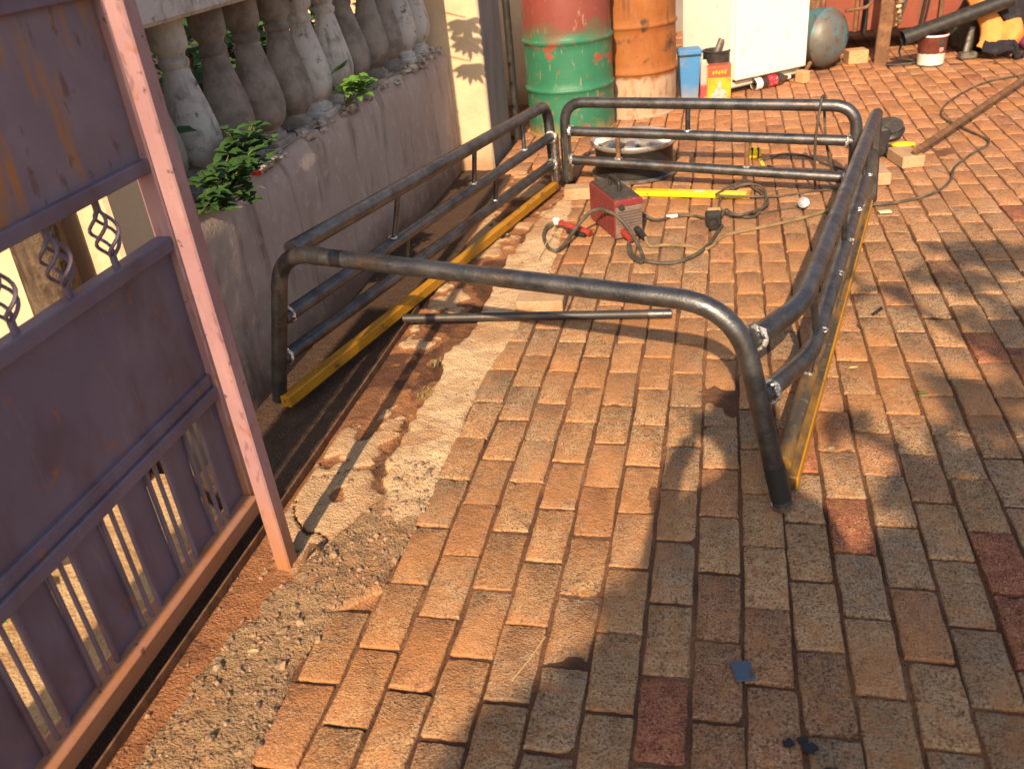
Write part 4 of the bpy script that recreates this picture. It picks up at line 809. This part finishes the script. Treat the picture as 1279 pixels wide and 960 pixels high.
# welding leads and clutter
cable('electrode_lead', 'dark welding lead arching from the welder to the red electrode holder',
      [(-.385, 3.70, .03), (-.37, 3.60, .012), (-.315, 3.52, .010), (-.32, 3.60, .02), (-.385, 3.74, .075), (-.46, 3.80, .13), (-.55, 3.84, .135), (-.62, 3.82, .08), (-.68, 3.70, .02), (-.715, 3.66, .010), (-.76, 3.72, .010), (-.80, 3.86, .012), (-.79, 3.95, .03), (-.72, 3.95, .045)], .0085)
cable('earth_lead', 'tan-grey earth lead running right from the welder under the rail',
      [(-.315, 3.76, .028), (-.29, 3.70, .012), (-.22, 3.72), (-.12, 3.70), (-.06, 3.66), (-.02, 3.70), (.03, 3.82), (.14, 3.89), (.28, 3.97), (.40, 4.05), (.52, 4.16), (.58, 4.30)], .0075, m_cable_tan)
cable('trailing_cable', 'black cable bowing along the paving right of the welder',
      [(-.385, 3.70, .02), (-.35, 3.58), (-.27, 3.52), (-.18, 3.51), (-.10, 3.58), (-.04, 3.70), (-.005, 3.84), (.02, 3.95)], .0085)
cable('supply_cord', 'grey supply cord behind the welder reaching the black plug',
      [(-.35, 4.06, .03), (-.28, 4.05), (-.20, 4.10), (-.12, 4.10), (-.05, 4.03, .02), (-.02, 3.99, .035)], .0065)
b = MB(); b.box((-.215, 4.092, .010), (.055, .017, .015), rotz(.3), .003); tag(b.build('cord_tag', m_white), 'white tag taped round the supply cord', 'tag')
cp_ = [(.02+.10+.105*math.cos(a)*(1+.12*math.sin(a*2.3)), 4.27+.24*math.sin(a)*(1+.1*math.cos(a*1.7)), .010+.012*(1+math.sin(a*1.6))) for a in np.linspace(-2.4, 9.2, 40)]
cable('coiled_cord', 'loosely coiled black cord over the end of the yellow level', [(0, 3.96, .03), (.01, 4.03, .012)]+cp_+[(.30, 4.36), (.44, 4.42), (.60, 4.46)], .0062, m_cable, 3)
cable('thin_wire', 'thin black wire crossing the paving to the chrome fitting', [(.06, 4.10), (.18, 4.12), (.30, 4.17), (.38, 4.20)], .004)
cable('hanging_cord', 'thin cord hung over the far tubes near the right corner', [(.47, 4.45, .012), (.45, 4.36, .14), (.44, 4.32, .30), (.452, 4.33, .45), (.462, 4.375, .475), (.475, 4.42, .44), (.50, 4.42, .25), (.56, 4.46, .05), (.62, 4.6, .012)], .0065)
cable('looped_cord', 'dark cord looping on the paving beyond the far tubes', [(.22, 4.98), (.27, 5.02), (.36, 5.10), (.48, 5.03), (.56, 4.88), (.66, 4.74), (.72, 4.66)], .0065)
cable('bowed_cord', 'second dark cord bowing beyond the far tubes', [(.26, 4.88), (.34, 4.78), (.48, 4.72), (.60, 4.70), (.70, 4.72)], .006)
eh = thing('electrode_holder', 'red electrode holder lying left of the welder', 'electrode holder', (-.66, 3.88, 0))
b = MB(); b.tube([(-.735, 3.935, .045), (-.66, 3.89, .035), (-.575, 3.845, .022)], [.012, .017, .015], 12); b.build('handle', m_redplastic, eh, smooth=True)
b = MB(); b.tube([(-.69, 3.885, .022), (-.60, 3.84, .014)], .012, 10); b.build('lever', m_black, eh, smooth=True)
b = MB(); b.lump((-.75, 3.945, .047), .02, .2, 10, 6); b.build('jaw', m_white, eh, smooth=True)
b = MB(); b.tube([(-.75, 3.94, .045), (-.775, 3.52, .004)], .0022, 6); tag(b.build('welding_rod', m_dry, smooth=True), 'thin welding rod slanting from the electrode holder to the ground', 'rod')
pg = thing('plug_adaptor', 'square black plug adaptor on the paving amid the cords', 'plug', (-.02, 3.945, 0))
b = MB(); b.box((-.02, 3.955, .045), (.072, .06, .06), rotz(.1), .008); b.build('housing', m_black, pg)
b = MB(); b.tube([(-.02, 3.93, .035), (-.018, 3.895, .030)], .024, 14); b.build('cable_gland', m_black, pg, smooth=True)
b = MB(); b.box((-.018, 4.0, .068), (.06, .03, .018), rotz(.1), .003); b.build('label', m_wood, pg)
lv = thing('spirit_level', 'bright yellow spirit level lying beyond the welder', 'level', (-.14, 4.41, 0), math.atan2(-.09, .56))
b = MB(); b.box((0, 0, .016), (.60, .052, .028), None, .004); b.build('body', m_brightyellow, lv, world=False)
b = MB(); b.box((.05, 0, .031), (.05, .022, .003), None, .001); b.build('vial', m_lime, lv, world=False)
for x in (-.29, .29):
    b = MB(); b.box((x, 0, .016), (.022, .055, .031), None, .004); b.build('end_cap', m_yellow, lv, world=False)
tm = thing('tape_measure', 'yellow and black tape measure beyond the far tubes', 'tape measure', (.19, 5.05, 0), .1)
b = MB(); b.box((0, 0, .034), (.075, .05, .065), None, .014); b.build('case', m_brightyellow, tm, world=False)
for x in (-.013, .02):
    b = MB(); b.box((x, -.001, .037), (.012, .053, .060), None, .004); b.build('black_stripe', m_black, tm, world=False)
b = MB(); b.box((.03, -.10, .006), (.02, .12, .004), None, .001); b.build('blade', m_brightyellow, tm, world=False)
cf = MB(); cf.lathe([(.0, 0), (.02, 0), (.024, .008), (.018, .014), (.026, .02), (.026, .034), (.014, .038), (0, .038)], (.40, 4.185, .026), 18, axis_rot((-.3, -.8, .45)), caps=False); tag(cf.build('chrome_fitting', m_chrome, smooth=True), 'small shiny chrome fitting near the right rail', 'fitting')
sb = thing('loose_steel_bar', 'loose dark steel pipe lying across the yellow left rail side', 'pipe', (-.66, 2.97, 0))
b = MB(); b.tube([(-1.185, 2.905, .035), (-.165, 2.985, .022)], .0165, 14); b.build('shaft', m_bar, sb, smooth=True)
b = MB(); b.tube([(-.245, 2.9787, .023), (-.16, 2.9855, .0219)], .0178, 14); b.build('bare_end', m_steel, sb, smooth=True)

# ================================================================== plants
def rosette(name, label, c, n, L, mat, spread=.05, up=.6, group=None, flower=None, droop=0.):
    t = thing(name, label, 'plant', c, 0, group); b = MB(); st = MB(); c = Vector(c); rs = random.Random(int(abs(c.y)*1000)+n)
    nst = max(3, n//9)
    for s_ in range(nst):
        a = rs.uniform(0, 6.28); tip = c+Vector((abs(math.cos(a))*spread*rs.uniform(.3, 1.0)+.01, math.sin(a)*spread*rs.uniform(.4, 1.3), rs.uniform(.02, 1)*spread*1.2-droop*rs.random()))
        st.tube([c+Vector((-.02, 0, -.02)), c.lerp(tip, .6)+Vector((0, 0, .01)), tip], [.003, .0025, .0015], 6)
        for k in range(n//nst):
            an = k*2.4+rs.random(); q = c.lerp(tip, rs.uniform(.55, 1.02)); d = Vector((math.cos(an), math.sin(an), rs.uniform(.0, up)))
            b.leaf(q, d, (0.15, -.2, 1), L*rs.uniform(.65, 1.15), L*rs.uniform(.45, .62), rs.uniform(.1, .4))
    b.build('foliage', mat, t, smooth=True); st.build('stems', m_stem, t)
    if flower:
        f = MB()
        for fx in flower:
            for k in range(5):
                a = k*1.256; f.leaf(fx, (math.cos(a)*.6+.4, math.sin(a), .35), (1, -.2, .4), .016, .014, .1)
        f.build('flower', m_flower, t)
    return t
rosette('wall_plant', 'bright green leafy plant sprouting between the white balusters', (-1.545, 3.60, .72), 90, .050, m_leaf, .10, .8)
rosette('wall_plant', 'dark green plant with red flower spilling over the wall near the gate post', (-1.535, 2.43, .68), 220, .052, m_leaf_dark, .14, .6, None, [(-1.44, 2.50, .735), (-1.435, 2.515, .733)], .06)
rosette('wall_plant', 'dark green plant at the foot of the second visible baluster', (-1.54, 2.62, .73), 150, .050, m_leaf_dark, .12, .7)
b = MB()
for k in range(5): b.leaf((-1.60, 3.5+.01*k, .83), (.25, 1, .25+.03*k), (0, -.2, 1), .22, .012, .15)
tag(b.build('grass_blade', m_leaf, smooth=True), 'long grass blade poking out between two balusters', 'grass')
for (x, y, lb) in ((-.955, 2.43, 'tiny weed tuft in the crack nearer the gate post'), (-.945, 2.62, 'tiny weed tuft in the crack nearer the loose pipe')):
    b = MB()
    for k in range(22):
        a = random.uniform(0, 6.28); b.leaf((x+random.uniform(-.03, .03), y+random.uniform(-.04, .04), hz(x, y)), (math.cos(a), math.sin(a), .8), (0, 0, 1), random.uniform(.012, .025), .005, .2)
    tag(b.build('weed', MAT('weed', (.20, .22, .09), .7)), lb, 'weed')
# hedge behind balusters, with sprays over the coping
hd_ = thing('hedge', 'dark leafy hedge filling the space behind the balusters', 'hedge', (-2.2, 3.8, 0))
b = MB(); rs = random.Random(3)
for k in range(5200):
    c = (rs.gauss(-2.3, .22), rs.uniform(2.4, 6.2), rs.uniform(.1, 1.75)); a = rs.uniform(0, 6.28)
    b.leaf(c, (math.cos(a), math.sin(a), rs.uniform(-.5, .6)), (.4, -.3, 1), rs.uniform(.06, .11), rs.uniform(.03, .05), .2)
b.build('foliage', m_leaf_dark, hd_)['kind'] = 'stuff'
b = MB()
for y in np.arange(2.6, 6.2, .35): b.tube([(-2.3, y, -.05), (-2.28, y+.05, .7), (-2.3, y-.04, 1.5)], [.022, .016, .008], 7)
b.build('stems', m_bark, hd_)
sp_ = thing('overhanging_branch', 'leafy branch hanging over the coping near the yard pillar', 'branch', (-2.0, 4.1, 1.4))
b = MB(); st = MB(); rs = random.Random(9)
for (y, z, n) in ((4.20, 1.43, 9), (4.0, 1.32, 9), (3.75, 1.62, 8), (4.3, 1.85, 7)):
    x = -1.42; st.tube([(-2.2, y-.1, z+.05), (-1.8, y, z+.12), (x, y+.02, z)], [.008, .006, .003], 6)
    for k in range(n):
        a = -1.9+k*3.8/n; b.leaf((x, y, z), (math.sin(a)*.8, rs.uniform(-.3, .3), -abs(math.cos(a))), (0, -1, .2), .13, .035, .1)
b.build('foliage', m_leaf, sp_); st.build('stems', m_bark, sp_)
rosette('path_plant', 'small bright plant on the sandy path behind the gate rods', (-1.72, 1.22, .0), 30, .06, m_leaf, .08, .8)

# ================================================================== small litter
pm = MB(); pm.box((.071, 1.318, .004), (.040, .052, .004), rotz(.25), .0006); tag(pm.build('steel_plate', m_plate), 'small bluish square steel offcut on a shaded paver', 'plate')
leaf_spots = [((-1.02, 1.24), 'dry curled leaf on the broken concrete near the post', m_dry), ((.42, 2.62), 'yellow fallen leaf right of the frame foot', m_dry), ((.60, 2.47), 'green-yellow fallen leaf far right of the frame foot', m_leaf), ((.36, 3.0), 'dry leaf flake beside the right base rail', m_dry), ((.335, 2.16), 'pale dry flake on the paving right of the hoop foot', m_dry)]
for (x, y), lb, mt in leaf_spots:
    b = MB(); a = random.uniform(0, 6.28); z = max(hz(x, y), 0)+.004 if x < -.7 else .004
    b.leaf((x, y, z), (math.cos(a), math.sin(a), .05), (0, 0, 1), .034, .017, -.15); tag(b.build('fallen_leaf', mt), lb, 'leaf', 'fallen leaves')
b = MB(); b.tube([(-.40, 1.235, .004), (-.372, 1.30, .005), (-.352, 1.365, .004)], .0011, 5); tag(b.build('straw', m_dry), 'single dry straw on the near paving', 'straw')
b = MB(); b.tube([(.55, 3.02, .006), (.585, 3.07, .006)], .006, 6); tag(b.build('dark_twig', m_navy), 'short dark twig on the sunny paving right of the frame', 'twig')
for (x, y, s, lb) in ((.155, 1.155, .012, 'small black tar spot at the paver corner, left one'), (.178, 1.165, .010, 'black tar drip just above the largest near spot'), (.188, 1.148, .015, 'largest black tar spot near the bottom edge'), (.225, 1.095, .018, 'black tar smear at the bottom edge')):
    pts = [(x+s*random.uniform(.6, 1.3)*math.cos(a), y+s*random.uniform(.5, 1.2)*math.sin(a)) for a in np.linspace(0, 6.28, 14)[:-1]]
    tag(MB().prism(pts, .0005, .0035).build('tar_spot', m_tar), lb, 'stain', 'tar spots on the paving')

# ================================================================== photographer and shade tree (behind the camera; they cast the foreground shade)
def skin_body(name, verts, edges, radii, mat, parent):
    me = bpy.data.meshes.new(name); me.from_pydata(verts, edges, []); me.materials.append(mat); o = bpy.data.objects.new(name, me); COL.objects.link(o)
    o.modifiers.new('skin', 'SKIN'); me.skin_vertices
    for i, r_ in enumerate(radii): me.skin_vertices[0].data[i].radius = r_ if isinstance(r_, tuple) else (r_, r_)
    me.skin_vertices[0].data[0].use_root = True
    s_ = o.modifiers.new('sub', 'SUBSURF'); s_.levels = 2; s_.render_levels = 2
    if parent: o.parent = parent; o.location = -Vector(parent.location)
    return o
ps = thing('person', 'person in dark clothes holding up a phone, casting the near shadow', 'person', (.10, -.36, 0))
PV = [(.10, -.36, .95), (.10, -.36, 1.12), (.10, -.36, 1.28), (.10, -.35, 1.40), (.095, -.345, 1.50), (.09, -.335, 1.58), (.085, -.325, 1.655), (.085, -.325, 1.70),
      (.19, -.36, .88), (.20, -.35, .50), (.20, -.37, .09), (.20, -.26, .035), (.01, -.36, .88), (.0, -.35, .50), (.0, -.37, .09), (.0, -.26, .035),
      (.25, -.35, 1.36), (.305, -.22, 1.16), (.16, -.05, 1.34), (.09, -.02, 1.42), (-.055, -.35, 1.36), (-.135, -.20, 1.15), (-.11, -.05, 1.33), (-.06, -.02, 1.42)]
PE = [(0, 1), (1, 2), (2, 3), (3, 4), (4, 5), (5, 6), (6, 7), (0, 8), (8, 9), (9, 10), (10, 11), (0, 12), (12, 13), (13, 14), (14, 15), (3, 16), (16, 17), (17, 18), (18, 19), (3, 20), (20, 21), (21, 22), (22, 23)]
PR = [.17, .165, .175, .13, .058, .075, .098, .06, .09, .062, .046, .04, .09, .062, .046, .04, .07, .046, .032, .03, .07, .042, .03, .03]
skin_body('body', PV, PE, PR, m_cloth_skin, ps)
hb = MB(); hb.lump((.085, -.335, 1.675), .108, .03, 16, 10, (1, 1.05, 1)); hb.build('hair', m_hair, ps, smooth=True)
ph_ = MB(); ph_.box(Vector((0, 0, CAM_H))-CF*.022, (.156, .076, .008), Matrix((CR, CU, -CF)).transposed(), .003); tag(ph_.build('phone', m_black), 'phone held up by the person taking the picture', 'phone')
tree = thing('shade_tree', 'leafy tree behind the viewpoint dappling the right-hand paving', 'tree', (2.3, -5.2, 0))
def up_sun(x, y, z): 
    k = z/-TRAVEL.z; return Vector((x-TRAVEL.x*k, y-TRAVEL.y*k, z))
clumps = []
def cl_(x, y, z, rx_, ry, n, hole=0.): clumps.append((up_sun(x, y, z), rx_, ry, n))
cl_(1.25, .90, 3.0, .95, .90, 1700); cl_(.75, .80, 3.2, .55, .75, 1300); cl_(1.25, 1.65, 2.8, .60, .40, 700); cl_(.20, .72, 3.3, .62, .58, 1500); cl_(2.4, 1.6, 3.1, .8, 1.1, 800)
cl_(.72, 1.52, 2.9, .34, .36, 480); cl_(.95, 2.05, 2.7, .34, .26, 200); cl_(.74, 2.45, 2.9, .15, .24, 36); cl_(1.02, 2.9, 3.1, .16, .28, 60); cl_(1.08, 3.62, 3.2, .22, .16, 60); cl_(.86, 3.42, 3.0, .14, .12, 24); cl_(1.45, 2.6, 2.9, .25, .5, 160); cl_(1.5, 3.5, 3.0, .22, .30, 100)
cl_(.36, 2.36, 2.6, .07, .07, 7); cl_(.56, 2.1, 2.7, .12, .10, 20); cl_(-.18, .98, 3.1, .30, .34, 520); cl_(.62, 3.28, 2.8, .07, .09, 8); cl_(.32, 1.30, 2.9, .22, .24, 300); cl_(.46, 1.58, 2.8, .20, .22, 260); cl_(.62, 1.85, 2.9, .18, .16, 110); cl_(1.0, 1.5, 2.9, .5, .4, 500); cl_(-.05, 1.28, 3.0, .18, .20, 200); cl_(-.07, 1.50, 3.0, .11, .15, 120)
b = MB(); rs = random.Random(21)
for (c, rx_, ry, n) in clumps:
    for k in range(n):
        while True:
            u = Vector((rs.uniform(-1, 1), rs.uniform(-1, 1), rs.uniform(-1, 1)))
            if u.length < 1: break
        # spread through a volume: along the sun line as well as across it
        p = c+Vector((u.x*rx_, u.y*ry*.75, 0))-TRAVEL*(u.z*.55); a = rs.uniform(0, 6.28)
        b.leaf(p, (math.cos(a), math.sin(a), rs.uniform(-.7, .3)), (rs.uniform(-.5, .5), rs.uniform(-.8, .2), 1), rs.uniform(.09, .15), rs.uniform(.05, .08), .2)
b.build('crown', m_leaf, tree)
b = MB(); b.tube([(2.3, -5.2, -.1), (2.25, -5.15, 1.2), (2.1, -5.0, 2.2), (1.8, -4.4, 3.2)], [.16, .13, .11, .07], 12)
for (c, rx_, ry, n) in clumps: b.tube(spline([(2.1, -5.0, 2.1), (2.1*.5+c.x*.5, -5.0*.5+c.y*.5, max(c.z, 2.5)+.1), (c.x, c.y, c.z)], 5), [.05-.0035*i for i in range(11)], 7)
b.build('trunk', m_bark, tree, smooth=True)
